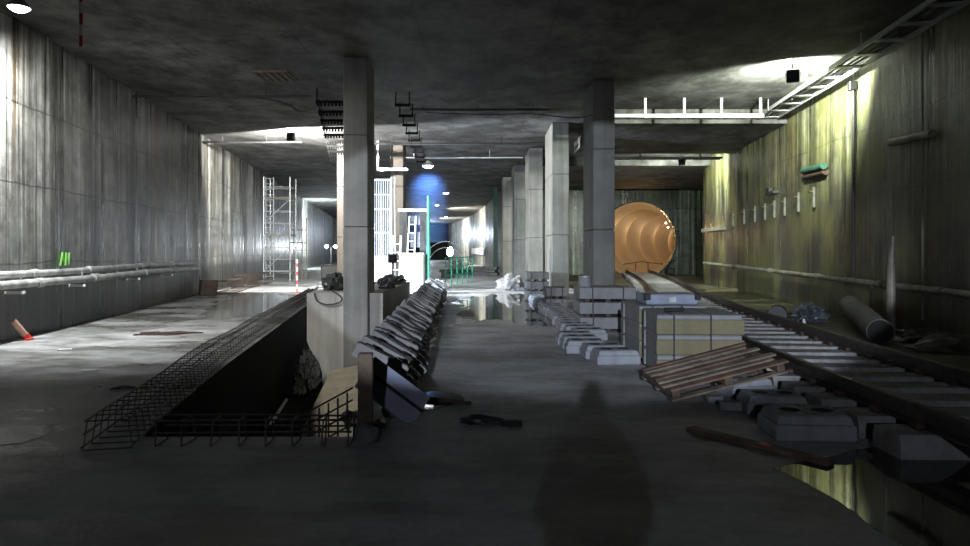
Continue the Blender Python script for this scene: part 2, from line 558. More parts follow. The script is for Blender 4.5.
vs = [(x - 2.6, 0.0, z) for x, z in inn] + [(x - 2.6, 0.5, z) for x, z in inn]
ew.add(vs, [(i, (i + 1) % m, m + (i + 1) % m, m + i) for i in range(m)])
struct(ew.build('wall_back', M['wall_back'], loc=(2.6, 45.0, 0)))
# tunnel tube bending to the right behind the mouth
tl = MB()
vs, fs = [], []
steps, nn = 170, 40
p = Vector((PC.x, PC.y + 0.02, PC.z)); hd = 0.40
for i in range(steps):
    ds = 0.16
    d = Vector((math.sin(hd), math.cos(hd), 0)); s = Vector((d.y, -d.x, 0))
    dist = i * ds
    rad = PRAD - 0.03 + 0.42 * (abs(math.sin(PI * (dist + 1.8) / 3.6)) ** 0.8 - 1.0)
    for k in range(nn):
        a = 2 * PI * k / nn
        vs.append(p + s * (rad * math.cos(a)) + Vector((0, 0, rad * math.sin(a))))
    p = p + d * ds
    hd += 0.012 * ds
for i in range(steps - 1):
    for k in range(nn):
        fs.append((i * nn + k, i * nn + (k + 1) % nn, (i + 1) * nn + (k + 1) % nn, (i + 1) * nn + k))
fs.append(tuple((steps - 1) * nn + k for k in range(nn)))
tl.add(vs, fs)
struct(tl.build('wall_tunnel', M['lining'], smooth=True))
struct(MB().prism([(8.0, 45.1), (11.6, 45.1), (14.4, 51), (23.4, 66.5), (19, 68), (12, 54.5)], -0.35, -0.02).build('floor_tunnel', M['mudfloor']))
# wall between the track bay and the middle tunnel, then the long curved wall
struct(MB().prism([(2.6, 45.0), (2.6, 45.5), (1.2, 50.2), (0.93, 50.0), (2.2, 45.0)], 0, CEIL).build('wall_corner', M['wall_far']))
cv = catmull([(0.93, 50.0), (0.55, 58.0), (-0.3, 70.0), (-1.7, 85.0), (-3.6, 100.0), (-6.0, 114.0)], 6)
cm = MB()
for a, b in zip(cv, cv[1:]):
    cm.add([(a[0], a[1], 0), (b[0], b[1], 0), (b[0], b[1], CEIL), (a[0], a[1], CEIL)], [(0, 1, 2, 3)])
    cm.add([(a[0] + .4, a[1], 0), (b[0] + .4, b[1], 0), (b[0] + .4, b[1], CEIL), (a[0] + .4, a[1], CEIL)], [(0, 1, 2, 3)])
struct(cm.build('wall_middle', M['wall_far']))
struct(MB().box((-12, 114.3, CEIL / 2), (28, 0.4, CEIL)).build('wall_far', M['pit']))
struct(MB().box((-8, 52, CEIL + 0.2), (52, 140, 0.4)).build('ceiling', M['ceil']))
# downstand beams of the track bay
struct(MB().box((7.0, 24.2, CEIL - 0.2), (7.0, 6.6, 0.44)).build('ceiling_beam', M['ceil']))
struct(MB().box((8.6, 37.6, CEIL - 0.18), (12, 12.2, 0.44)).build('ceiling_beam', M['ceil']))
# the pit
DEP = -1.7
def pit_wall(name, E, th):
    q = MB()
    for (x0, y0), (x1, y1) in zip(E, E[1:]):
        q.prism([(x0, y0), (x1, y1), (x1 + th, y1), (x0 + th, y0)], DEP - 0.1, -0.003)
    return struct(q.build(name, M['pit']))
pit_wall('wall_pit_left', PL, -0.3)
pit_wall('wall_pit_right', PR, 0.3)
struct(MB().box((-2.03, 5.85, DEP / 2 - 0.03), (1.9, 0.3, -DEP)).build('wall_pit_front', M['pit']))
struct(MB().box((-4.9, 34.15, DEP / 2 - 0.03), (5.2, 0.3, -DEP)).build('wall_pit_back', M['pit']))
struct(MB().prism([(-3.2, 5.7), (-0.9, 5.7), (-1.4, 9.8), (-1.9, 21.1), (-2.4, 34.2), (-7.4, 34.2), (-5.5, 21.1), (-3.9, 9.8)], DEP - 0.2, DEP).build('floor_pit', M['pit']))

# ------------------------------------------------------------------ columns
def column(x0, x1, y0, y1, z0, label, mat, joint=(2.1, 4.1)):
    g = MB()
    cuts = [z0] + [z for z in joint] + [CEIL]
    for a, b in zip(cuts, cuts[1:]):
        g.box(((x0 + x1) / 2, (y0 + y1) / 2, (a + b) / 2), (x1 - x0, y1 - y0, b - a - 0.006), bev=0.02)
    return tag(g.build('concrete_column', mat), label, 'column', 'concrete columns', kind='thing')
column(-3.08, -2.54, 15.2, 16.1, -1.0, 'tall grey concrete column standing in the pit footing', M['col'])
for i, (x0, x1, y0, y1) in enumerate([(2.67, 3.21, 17.3, 19.0), (2.2, 2.76, 23.0, 25.6), (1.81, 2.39, 28.8, 31.6), (1.42, 1.98, 34.5, 37.2), (1.02, 1.58, 40.3, 43)]):
    column(x0, x1, y0, y1, 0, 'grey concrete column in the row beside the tracks, ' + ordw(i + 1) + ' from the camera', M['col'])
column(-3.70, -3.2, 27.5, 28.3, 0, 'brown stained column behind the pale steel bar frame', M['col_dark'])
column(-5.82, -5.5, 27.5, 28.3, 0, 'pale column just left of the tall pit column, half hidden', M['col_dark'])
column(0.55, 0.85, 46.5, 47.0, 0, 'slim dark green column at the start of the far curved wall', M['dullgreen'], (3.0,))

# footing in the pit
ft = thing('pier_footing', 'broad concrete footing block around the pit column', 'footing', (0, 0, 0))
fb = MB().prism([(-3.92, 0.65), (-3.92, -0.4), (-3.84, -0.6), (-3.66, -0.85), (-3.58, -1.1), (-3.56, DEP), (-3.085, DEP), (-3.085, 0.65)], 15.4, 21.0, 'Y')
fb.prism([(-2.535, 0.65), (-2.535, DEP), (-2.25, DEP), (-2.25, 0.65)], 15.4, 21.0, 'Y')
fb.prism([(-3.085, 0.65), (-3.085, DEP), (-2.535, DEP), (-2.535, 0.65)], 16.105, 21.0, 'Y')
fb.build('body', M['block'], ft)
tag(MB().add([(-3.35, 15.18, -1.02), (-2.3, 15.18, -0.8), (-3.05, 10.6, DEP), (-1.75, 10.6, DEP), (-3.45, 15.18, DEP), (-2.3, 15.18, DEP)],
         [(0, 1, 3, 2), (0, 2, 4), (1, 5, 3), (0, 4, 5, 1), (2, 3, 5, 4)]).build('batter', M['tan'], ft), 'tan sloping concrete batter')

# ------------------------------------------------------------------ rebar cages
def cage(L, w, h, sp, label, loc, rotz, group='rebar cages', r=0.0088, lean=0.03, mat=None, light=False):
    mat = mat or M['rebar']
    t = thing('rebar_cage', label, 'rebar cage', loc, rotz, group)
    for (yy, zz) in ((-w / 2, 0.02), (w / 2, 0.02), (-w / 2 + lean, h), (w / 2 - lean, h), (0, h + 0.012), (-w / 2 + 0.01, h * 0.55), (w / 2 - 0.01, h * 0.55)):
        if light and (zz < 0.03 or yy == 0): continue
        pts = [(x, yy + 0.008 * math.sin(x * 2.1 + zz * 30), zz + 0.006 * math.sin(x * 1.7 + yy * 9)) for x in [L * k / 14 for k in range(15)]]
        MB().tube(pts, r, 6).build('long_bar', mat, t)
    ns = int(L / sp)
    st = MB().tube([(0, -w / 2, 0.0), (0, w / 2, 0.0), (0.0, w / 2 - lean, h), (0.0, -w / 2 + lean, h)], r * 0.85, 6, closed=True)
    dg = MB().tube([(0, -w / 2, 0.02), (sp, w / 2 - lean, h)], r * 0.7, 5)
    first = None
    fd = None
    for k in range(ns + 1):
        if first is None:
            first = o = st.build('stirrup', mat, t)
        else:
            o = first.copy(); col.objects.link(o)
        o.location = (0.03 + k * (L - 0.06) / ns, 0, 0)
        o.rotation_euler = (0, R(random.uniform(-5, 5)), R(random.uniform(-6, 6)))
        if False:
            if fd is None:
                fd = o = dg.build('brace_bar', mat, t)
            else:
                o = fd.copy(); col.objects.link(o)
            o.location = (0.03 + k * (L - 0.06) / ns, 0, 0)
    return t
ys = [5.55, 10.0, 14.6, 19.4, 24.6]
for i, (ya, yb) in enumerate(zip(ys, ys[1:])):
    yb -= 0.08
    pa = Vector((lerp_edge(PL, ya) - 0.24, ya, 0.014)) if ya > 6 else Vector((-3.0, ya, 0.014))
    pb = Vector((lerp_edge(PL, yb) - 0.24, yb, 0.014))
    d = pb - pa
    cage(d.length, 0.36, 0.23, 0.19, 'long rebar cage along the left pit edge, ' + ordw(i + 1) + ' from the camera', pa, math.atan2(d.y, d.x), 'rebar cages on the left pit edge')
cage(1.62, 0.24, 0.20, 0.23, 'low rebar cage along the near end of the pit', (-2.70, 5.78, 0.012), 0.0, light=True, r=0.009)
# small mat of bars standing in the near right pit corner
mt = thing('rebar_mat', 'stepped rebar mat rising in the near pit corner beside the timber post', 'rebar mat', (-1.76, 6.35, 0))
for k in range(7):
    x = k * 0.085
    MB().tube([(x, 0, -0.35 + 0.05 * k), (x, 0.0, 0.02 + 0.048 * k)], 0.009, 6).build('upright_bar', M['rebar'], mt)
for k in range(4):
    z = -0.3 + 0.11 * k
    MB().tube([(-0.03, 0.01, z), (0.56, 0.01, z + 0.32)], 0.009, 6).build('sloping_bar', M['rebar'], mt)
MB().tube([(0.0, 0.0, -0.35), (0.0, -0.10, DEP + 0.05)], 0.012, 6).build('leg', M['rebar'], mt)
MB().tube([(0.51, 0.0, -0.1), (0.47, 0.12, DEP + 0.05)], 0.012, 6).build('leg', M['rebar'], mt)

# timber post and concrete lump
tp = MB().box((0, 0, 0.36), (0.125, 0.11, 0.72), bev=0.008)
tag(tp.build('timber_post', M['wood_dark'], loc=(-1.02, 5.98, 0), rotz=0.1), 'short dark timber post standing at the near pit corner', 'post')
tag(MB().lump((0, 0, 0.065), (0.11, 0.09, 0.10), 3).build('concrete_lump', M['darkblock'], loc=(-0.97, 5.79, 0), smooth=True), 'concrete lump at the foot of the timber post', 'rubble')

# debris lying in the pit
rnd = random.Random(5)
k = 0
spots = []
for i in range(60):
    Y = rnd.uniform(19.2, 25)
    x0, x1 = lerp_edge(PL, Y) + 0.15, -4.15
    if x1 < x0: x0, x1 = x1 - 0.3, x1
    x = rnd.uniform(x0, x1)
    s = rnd.uniform(0.1, 0.26)
    if x - lerp_edge(PL, Y) < s * 1.6 + 0.16 or any((x - a) ** 2 + (Y - b) ** 2 < (s + c) ** 2 * 1.9 for a, b, c in spots): continue
    spots.append((x, Y, s))
    k += 1
    tag(MB().lump((0, 0, s * 0.3), (s, s * 0.8, s * 0.6), i + 20, 0.5, sub=2).build('rubble_lump', M['pale'], loc=(x, Y, DEP)), 'pale wet rubble lump in the pit bottom behind the footing corner', 'rubble', 'rubble in the pit')
tag(MB().lump((0, 0, 0.25), (0.15, 0.9, 0.55), 71, 0.5, 3.4, sub=5).build('rubble_heap', M['glintrubble'], loc=(-4.22, 16.75, DEP)), 'wet rubble heap with painted white glints in the pit behind the footing corner', 'rubble heap', kind='stuff')
# white tube standing in for the bright glint line at the pit wall foot
tag(MB().tube([(lerp_edge(PL, y) + 0.10, y, DEP + 0.05) for y in (12.8, 13.4, 14.0, 14.6, 15.2)], 0.035, 8).build('hose', M['white']), 'bright glint line drawn as a white tube along the left pit wall foot', 'hose')

# ------------------------------------------------------------------ row of sleepers leaning beside the pit
def sleeper_mesh(L=0.95, w=0.20, h=0.17):
    prof = [(-w / 2, 0), (w / 2, 0), (w / 2 * 0.8, h), (-w / 2 * 0.8, h)]
    m = MB()
    vs = []
    for x in (-L / 2, -L / 2 + 0.03, L / 2 - 0.03, L / 2):
        k = 0.9 if abs(x) == L / 2 else 1.0
        for a, z in prof:
            vs.append((x, a * k, z * k))
    fs = [(0, 3, 2, 1), (12, 13, 14, 15)]
    for i in range(3):
        for q in range(4):
            fs.append((i * 4 + q, i * 4 + (q + 1) % 4, (i + 1) * 4 + (q + 1) % 4, (i + 1) * 4 + q))
    return m.add(vs, fs)
sp0 = None
rnd = random.Random(8)
idx = 0
Y = 7.15
while Y < 24.6:
    idx += 1
    XR = -0.74 - 0.036 * (Y - 7) - 0.004 * max(0, Y - 14) * 0
    for layer in (0, 1):
        if sp0 is None:
            sp0 = thing('concrete_sleeper', 'x', 'sleeper')
            sleeper_mesh(0.60, 0.21, 0.15).build('body', M['sleeper'], sp0)
            for sx in (-0.16, 0.16):
                MB().box((sx, 0, 0.158), (0.11, 0.12, 0.02), bev=0.005).build('rail_pad', M['blacksteel'], sp0)
            o = sp0
        else:
            o = copy_tree(sp0)
        tilt = R((30 if layer else 36) + rnd.uniform(-5, 5))
        yaw = R(rnd.uniform(-8, 8))
        c = Vector((XR - 0.27 - 0.10 * layer + rnd.uniform(-0.04, 0.04), Y + layer * 0.25 + rnd.uniform(-0.02, 0.02), (0.19 if layer == 0 else 0.36) + rnd.uniform(0, 0.02)))
        o.matrix_local = Matrix.Translation(c) @ Matrix.Rotation(yaw, 4, 'Z') @ Matrix.Rotation(tilt, 4, 'Y')
        o['label'] = ('upper' if layer else 'lower') + ' concrete sleeper leaning in the row beside the pit, ' + ordw(idx) + ' from the camera'
        o['category'] = 'sleeper'
        o['group'] = 'concrete sleepers leaning beside the pit'
    Y += 0.48
# pale board leaning at the near end of the row
bd = MB().box((0, 0, 0), (0.66, 0.04, 0.34), bev=0.005)
b = thing('leaning_board', 'pale blue grey board leaning against the near end of the sleeper row', 'board')
bd.build('panel', M['bluegrey'], b)
MB().box((0.02, -0.022, 0.01), (0.64, 0.012, 0.03)).build('batten', M['blacksteel'], b)
b.matrix_local = Matrix.Translation(at(393, 392, 6.55)) @ Matrix.Rotation(R(12), 4, 'Z') @ Matrix.Rotation(R(38), 4, 'Y') @ Matrix.Rotation(R(-25), 4, 'X')
tag(MB().tube([(-0.78, 7.5, 0.03), (-0.45, 7.35, 0.02), (-0.15, 7.2, 0.025)], [0.03, 0.025, 0.02], 6).build('timber_stake', M['wood_dark']), 'dark timber stake lying on the floor by the sleeper row', 'stake')
# stones by the post
for i, (px, py, s, l) in enumerate([(392, 416, 0.10, 'dark stone below the pale leaning board'), (352, 424, 0.09, 'pale stone in the rebar mat by the post'), (380, 428, 0.06, 'small stone just right of the timber post')]):
    tag(MB().lump((0, 0, s * 0.5), (s, s * 0.8, s), 50 + i, 0.35, sub=2).build('stone', M['rubble'] if i else M['darkblock'], loc=ground(px, py)), l, 'stone')

# ------------------------------------------------------------------ track
def offset(poly, d):
    out = []
    for i, p in enumerate(poly):
        a, b = Vector(poly[max(i - 1, 0)]), Vector(poly[min(i + 1, len(poly) - 1)])
        t_ = (b - a).normalized()
        out.append(Vector((p[0] + t_.y * d, p[1] - t_.x * d)))
    return out
railprof = [(-0.07, 0), (0.07, 0), (0.07, 0.012), (0.012, 0.03), (0.012, 0.115), (0.036, 0.125), (0.036, 0.155), (0.028, 0.165), (-0.028, 0.165), (-0.036, 0.155), (-0.036, 0.125), (-0.012, 0.115), (-0.012, 0.03), (-0.07, 0.012)]
ST = 0.19
for d, l in ((-0.72, 'rusty rail of the track, the one nearer the crates'), (0.72, 'rusty rail of the track, the one nearer the right wall')):
    tag(MB().sweep(railprof, [Vector((q.x, q.y, ST)) for q in offset(track, d)]).build('rail', M['rail']), l, 'rail', 'track rails')
# cumulative length for the sleepers
cum = [0]
for a, b in zip(track, track[1:]):
    cum.append(cum[-1] + (Vector(b) - Vector(a)).length)
def along(s):
    for i in range(len(cum) - 1):
        if cum[i + 1] >= s:
            k = (s - cum[i]) / (cum[i + 1] - cum[i])
            a, b = Vector(track[i]), Vector(track[i + 1])
            return a.lerp(b, k), (b - a).normalized()
ts0 = None
s, idx = 3.76, 0
rnd = random.Random(3)
while s < cum[-1] - 3.2:
    p, d = along(s)
    if p.y > 4.95:
        idx += 1
        if ts0 is None:
            ts0 = thing('track_sleeper', 'x', 'sleeper')
            prof = [(-0.20, 0), (0.20, 0), (0.20, 0.12), (0.17, ST - 0.004), (-0.17, ST - 0.004), (-0.20, 0.12)]
            g = MB().sweep(prof, [(-1.08, 0, 0), (-0.5, 0, 0), (0.5, 0, 0), (1.12, 0, 0)])
            g.build('body', M['sleeper_track'], ts0)
            for sx in (-0.72, 0.72):
                for e in (-0.115, 0.115):
                    MB().box((sx + e, 0, ST + 0.025), (0.07, 0.11, 0.06), bev=0.015).build('rail_clip', M['rust'], ts0)
            o = ts0
        else:
            o = copy_tree(ts0)
        o.location = (p.x, p.y, 0.0)
        o.rotation_euler = (0, 0, math.atan2(d.y, d.x) - PI / 2 + R(rnd.uniform(-2, 2)))
        o['label'] = 'concrete sleeper under the track rails, ' + ordw(idx) + ' from the camera'
        o['category'] = 'sleeper'
        o['group'] = 'sleepers under the track'
    s += 0.62

# ------------------------------------------------------------------ two-holed track blocks
def block_body(w, d, h, hole=0.075, depth=0.05):
    """rounded concrete block with a raised top and two round sockets sunk into it"""
    m = MB().box((0, 0, h * 0.33), (w, d, h * 0.66), bev=0.025, seg=2)
    W, D = w * 0.80, d * 0.72
    loops = [(w * 0.93, d * 0.90, h * 0.64), (w * 0.87, d * 0.82, h * 0.93), (W, D, h)]
    vs, fs = [], []
    for a, b, z in loops:
        vs += [(-a / 2, -b / 2, z), (a / 2, -b / 2, z), (a / 2, b / 2, z), (-a / 2, b / 2, z)]
    for i in range(2):
        for k in range(4):
            l = (k + 1) % 4
            fs.append((i * 4 + k, i * 4 + l, i * 4 + 4 + l, i * 4 + 4 + k))
    m.add(vs, fs)
    n = 24
    for sx in (-1, 1):
        cx = sx * W / 4
        vs, fs = [], []
        for k in range(n):
            a = 2 * PI * k / n
            c, q = math.cos(a), math.sin(a)
            t_ = min((W / 4) / abs(c) if abs(c) > 1e-6 else 9, (D / 2) / abs(q) if abs(q) > 1e-6 else 9)
            vs.append((cx + c * t_, q * t_, h))
        for rr, z in ((hole, h), (hole * 0.9, h - depth)):
            for k in range(n):
                a = 2 * PI * k / n
                vs.append((cx + rr * math.cos(a), rr * math.sin(a), z))
        for i in range(2):
            for k in range(n):
                l = (k + 1) % n
                fs.append((i * n + k, i * n + l, i * n + n + l, i * n + n + k))
        fs.append(tuple(2 * n + k for k in range(n)))
        m.add(vs, fs)
    return m
blk0 = None
def put_block(loc, rotz, label, group=None, scale=1.0, mat=None):
    global blk0
    if blk0 is None:
        blk0 = thing('track_block', 'x', 'concrete block')
        block_body(0.62, 0.46, 0.2).build('body', M['trackblock'], blk0)
        for sx in (-1, 1):
            MB().lathe([(0.002, 0.1512), (0.066, 0.1512), (0.0738, 0.1995), (0.084, 0.2012), (0.0841, 0.2002)], 20, cap=False).build('hole_shade', M['hole'], blk0, loc=(sx * 0.62 * 0.2, 0, 0))  # near-black liner paints the shade inside the holes
        o = blk0
    else:
        o = copy_tree(blk0)
    o.location = loc
    o.rotation_euler = (0, 0, rotz)
    o.scale = (scale,) * 3 if isinstance(scale, (int, float)) else scale
    o['label'] = label; o['category'] = 'concrete block'
    if group: o['group'] = group
    return o
rnd = random.Random(2)
Y, idx = 9.95, 0
while Y < 23.3:
    idx += 1
    x = 1.80 + (0.0 if Y < 11 else -0.02 * (Y - 11) * 0.4) + rnd.uniform(-0.05, 0.05) - (0.25 if 10.6 < Y < 12.2 else 0.0)
    put_block((x, Y, 0), R(rnd.uniform(-6, 6)), 'grey two-holed concrete block in the row edging the floor, ' + ordw(idx) + ' from the camera', 'blocks edging the floor')
    Y += 0.5 + rnd.uniform(0, 0.03)
for px, py, rz, l, scl in [
    (818, 442, -0.06, 'large two-holed concrete block beside the red-stained plank', 1.08),
    (782, 417, -0.10, 'two-holed concrete block behind the large block, before the dark brown lump', 0.95)]:
    p = ground(px, py); p.y += 0.23
    put_block(p, rz, l, 'blocks beside the track', scl)
put_block((2.86, 7.72, 0.0), 0.2, 'two-holed concrete block under the raised end of the broken pallet', 'blocks beside the track', (0.8, 0.85, 1.0))

# layered stacks of blocks
def pallet_stack(x0, x1, y0, y1, layers, lh, label_of, mat, gap_mat, group, z0=0.0):
    z = z0
    for k in range(layers):
        t = thing('slab_crate', label_of(k), 'slab crate', ((x0 + x1) / 2, (y0 + y1) / 2, z), R(random.uniform(-1.5, 1.5)), group)
        w, d = x1 - x0, y1 - y0
        MB().box((0, 0, lh * 0.60), (w, d, lh * 0.78), bev=0.018, seg=2).build('slab', mat, t)
        for sx in (-0.36, 0, 0.36):
            MB().box((sx * w, 0, lh * 0.11), (0.09, d * 0.98, lh * 0.21)).build('bearer', gap_mat, t)
        for sx in (-0.27, 0.27):
            q = MB()
            q.box((sx * w, -d / 2 - 0.004, lh * 0.5), (0.022, 0.006, lh))
            q.box((sx * w, d / 2 + 0.004, lh * 0.5), (0.022, 0.006, lh))
            q.box((sx * w, 0, lh * 0.995), (0.022, d + 0.014, 0.005))
            q.build('strap', M['strap'], t)
        z += lh * 1.003
    return z
LV = ['lowest', 'second', 'third', 'fourth']
def lv(n): return lambda k: (['bottom', 'middle', 'top'] if n == 3 else ['bottom', 'top'])[k]
zt = pallet_stack(1.85, 2.95, 13.6, 14.7, 3, 0.29, lambda k: lv(3)(k) + ' grey slab crate of the stack in front of the nearest row column', M['pale'], M['wood_dark'], 'slab crates before the column')
pallet_stack(1.62, 2.18, 18.6, 19.4, 2, 0.30, lambda k: lv(2)(k) + ' grey slab crate of the low stack left of the nearest row column', M['sleeper'], M['wood_dark'], 'slab crates left of the column')
pallet_stack(1.30, 2.02, 22.2, 22.95, 3, 0.30, lambda k: lv(3)(k) + ' dark slab crate of the stack left of the second row column', M['darkblock'], M['blacksteel'], 'dark slab crates')
pallet_stack(2.55, 3.25, 12.1, 13.0, 2, 0.30, lambda k: lv(2)(k) + ' mossy dark slab crate behind the timber crates', M['darkblock'], M['wood_dark'], 'mossy slab crates')
# drum on the stack top
dr = thing('small_drum', 'small pale drum lying on the left end of the stack before the column', 'drum', (1.98, 13.9, zt), 0)
MB().lathe([(0.12, 0), (0.125, 0.01), (0.125, 0.19), (0.12, 0.2)], 18).build('body', M['pale'], dr, smooth=True)
MB().lathe([(0.128, 0.19), (0.128, 0.215)], 18).build('lid', M['galv'], dr)

# timber crates
def crate_stack(cx, y0, w, d, layers, rotz, face, side, words, group):
    lh = 0.245
    for k in range(layers):
        t = thing('timber_crate', words(k), 'crate', (cx, y0 + d / 2, 0.06 + k * (lh + 0.004)), rotz, group)
        MB().box((0, 0.01, lh * 0.5), (w - 0.03, d - 0.05, lh), bev=0.012).build('body', side, t)
        MB().box((0, -d / 2 + 0.012, lh * 0.40), (w, 0.03, lh * 0.74), bev=0.006).build('front_board', face, t)
        MB().box((-0.02, -d / 2 + 0.02, lh * 0.89), (w - 0.06, 0.03, lh * 0.16), bev=0.004).build('pale_strip', M['pale'], t)
        for sy in (0.30,):
            MB().box((-w / 2 + 0.008, sy * d, lh * 0.45), (0.02, 0.08, lh * 0.86)).build('side_batten', side, t)
        for sx in (-0.3, 0.12):
            q = MB().box((sx * w, -d / 2 - 0.007, lh * 0.5), (0.02, 0.005, lh)).box((sx * w, 0, lh + 0.0005), (0.02, d - 0.03, 0.004))
            q.build('strap', M['strap'], t)
    for sx in (-0.38, 0.0, 0.38):
        x = cx + sx * w * math.cos(rotz); y = y0 + d / 2 + sx * w * math.sin(rotz)
        tag(MB().box((0, 0, 0.029), (0.09, d * 0.95, 0.058)).build('timber_bearer', M['wood_dark'], loc=(x, y, 0), rotz=rotz),
            'timber bearer under the ' + ('left' if sx < 0 else 'right' if sx > 0 else 'middle') + ' of the ' + group, 'bearer', 'bearers under the crates')
crate_stack(2.66, 8.55, 1.06, 1.1, 3, R(-3), M['beige'], M['pale'], lambda k: lv(3)(k) + ' beige fronted crate of the strapped stack behind the broken pallet', 'front crate stack')
crate_stack(2.66, 9.95, 1.0, 1.2, 3, R(2), M['beige'], M['pale'], lambda k: lv(3)(k) + ' pale crate of the back stack, under the blue grey box', 'rear crate stack')
bx = thing('wrapped_box', 'blue grey wrapped box with a white label on the rear crates', 'box', (2.70, 10.40, 0.81), R(1))
MB().box((0, 0, 0.075), (0.76, 0.6, 0.15), bev=0.015).build('body', M['bluegrey'], bx)
MB().box((0.0, -0.302, 0.075), (0.10, 0.006, 0.075)).build('label_sheet', M['pipe'], bx)
for sx in (-0.365, 0.365):
    MB().box((sx, -0.28, 0.115), (0.09, 0.09, 0.09), bev=0.01).build('corner_cap', M['black'], bx)
cl = MB().box((0, 0, 0.03), (0.26, 0.035, 0.05), rot=Matrix.Rotation(R(8), 3, 'Z'), bev=0.008)
tag(cl.build('strap_tensioner', M['blacksteel'], loc=(2.42, 8.95, 0.81)), 'dark strap tool lying on top of the front crates', 'tool')

# leaning broken pallet
pu = Vector((1.20, 0.12, 0.27)).normalized()
pv = Vector((-0.14, 0.85, 0.06)); pv = (pv - pu * pv.dot(pu)).normalized()
pw = pu.cross(pv)
PM = Matrix((pu, pv, pw)).transposed().to_4x4()
PM.translation = Vector((1.92, 7.2, 0.05))
pt = thing('broken_pallet', 'weathered broken timber pallet leaning up in front of the crates', 'pallet', M=PM)
rnd = random.Random(6)
for i, yy in enumerate((0.03, 0.17, 0.32, 0.46, 0.61, 0.76, 0.88)):
    L = (1.30, 1.26, 1.34, 1.05, 1.3, 1.22, 1.28)[i]
    MB().box((L / 2 + rnd.uniform(-0.04, 0.02), yy, 0.105), (L, rnd.uniform(0.06, 0.105), 0.022), rot=Matrix.Rotation(R(rnd.uniform(-2.5, 2.5)), 3, 'Z'), bev=0.003).build('deck_plank', M['wood'] if i % 3 else M['wood_red'], pt)
for xx in (0.06, 0.64, 1.22):
    MB().box((xx, 0.46, 0.05), (0.085, 0.92, 0.085), bev=0.004).build('bearer', M['wood_dark'], pt)
for yy in (0.03, 0.46, 0.88):
    MB().box((0.64, yy, -0.002), (1.28, 0.09, 0.02), bev=0.003).build('bottom_plank', M['wood'], pt)

# bits around the pallet
for px, py, sx, sy, sz, rz, mat, l, nm in [
    (716, 404, 0.17, 0.09, 0.075, 0.1, 'pale', 'white brick under the front edge of the broken pallet', 'brick'),
    (732, 411, 0.22, 0.10, 0.085, -0.1, 'pale', 'white brick lying nearest the camera before the pallet', 'brick'),
    (752, 398, 0.30, 0.12, 0.07, 0.15, 'bluegrey', 'blue grey slab lying right of the white bricks', 'slab'),
    (836, 414, 0.22, 0.20, 0.10, 0.05, 'sleeper_track', 'dirty concrete offcut between the large block and the track', 'concrete offcut')]:
    p = ground(px, py); p.y += sy / 2
    tag(MB().box((0, 0, sz / 2), (sx, sy, sz), bev=0.01).build(nm.replace(' ', '_'), M[mat], loc=p, rotz=rz), l, nm)
p = ground(795, 398)
tag(MB().lump((0, 0, 0.10), (0.17, 0.17, 0.15), 9, 0.4, 2.5).build('shading_lump', M['shading_brown'], loc=(p.x - 0.26, p.y + 0.5, 0)), 'dark brown lump standing in for shade between the pallet and the near rail', 'shading lump', kind='stuff')  # made-up lump in place of a patch of dark shading
a, b = ground(690, 431), ground(831, 466)
d = b - a
pk = thing('plank', 'long red-stained plank lying at the edge of the dark puddle', 'plank', (a + b) / 2, math.atan2(d.y, d.x))
MB().box((0, 0, 0.021), (d.length, 0.11, 0.04), bev=0.006).build('board', M['wood_red'], pk)
MB().box((0.09, 0.0, 0.042), (0.09, 0.07, 0.006)).build('paint_mark', M['red'], pk)
tag(MB().lump((0, 0, 0.02), (0.2, 0.08, 0.05), 4, 0.5).build('rag', M['tarp'], loc=ground(484, 423), smooth=True), 'crumpled black rag on the middle of the floor', 'rag')
tag(MB().lump((0, 0, 0.02), (0.1, 0.05, 0.035), 6, 0.4).build('rag', M['tarp'], loc=ground(512, 426), smooth=True), 'small dark scrap of cloth just right of the rag', 'rag')

# ------------------------------------------------------------------ along the right wall
ang_r = math.atan2(1, 0.106)
dr_ = Vector((0.106, 1, 0)).normalized()
nr_ = Vector((-1, 0.106, 0)).normalized()        # into the room
def on_right(Y, z, off=0.0):
    return Vector((wr(Y), Y, z)) + nr_ * off
wp = thing('wall_pipe', 'long dirty pipe running low along the right wall', 'pipe', (0, 0, 0))
MB().tube([on_right(y, z, 0.16) for y, z in ((6, 0.80), (11.6, 0.88), (15, 0.90), (20, 0.93), (27, 0.98), (32, 1.0))], 0.065, 12).build('pipe_run', M['pipe_dirty'], wp, smooth=True)
for y, z in ((9, 0.845), (12.2, 0.885), (14.4, 0.897), (18, 0.918), (22, 0.946), (26, 0.974)):
    MB().tube([on_right(y - 0.12, z - 0.001, 0.16), on_right(y + 0.12, z + 0.001, 0.16)], 0.082, 12).build('coupling', M['pipe_dirty'], wp)
    MB().tube([on_right(y + 0.4, z - 0.07, 0.0), on_right(y + 0.4, z - 0.07, 0.2)], 0.015, 6).build('bracket', M['galv'], wp)
vp = thing('wall_conduit', 'thin dark vertical conduit down the brightly lit part of the right wall', 'conduit', (0, 0, 0))
MB().tube([on_right(16.0, 0.9, 0.07), on_right(16.0, 5.45, 0.07)], 0.035, 10).build('pipe_run', M['blacksteel'], vp)
MB().box(on_right(16.0, 5.35, 0.10), (0.16, 0.16, 0.2), rot=Matrix.Rotation(ang_r, 3, 'Z'), bev=0.01).build('junction_box', M['black'], vp)
for y, l in ((13.0, 'thin pale vertical pipe on the dark near part of the right wall'),):
    tag(MB().tube([on_right(y, 0.3, 0.05), on_right(y, 5.6, 0.05)], 0.02, 8).build('wall_conduit', M['pipe_dirty']), l, 'conduit')
# tapered pale post at the wall
q = on_right(13.55, 0, 0.36)
tag(MB().tube([(q.x, q.y, 0), (q.x, q.y, 1.2), (q.x + 0.04, q.y, 1.87)], [0.09, 0.075, 0.02], 12).build('marker_post', M['pipe_dirty']), 'pale tapered post standing against the right wall behind the pipe', 'post')
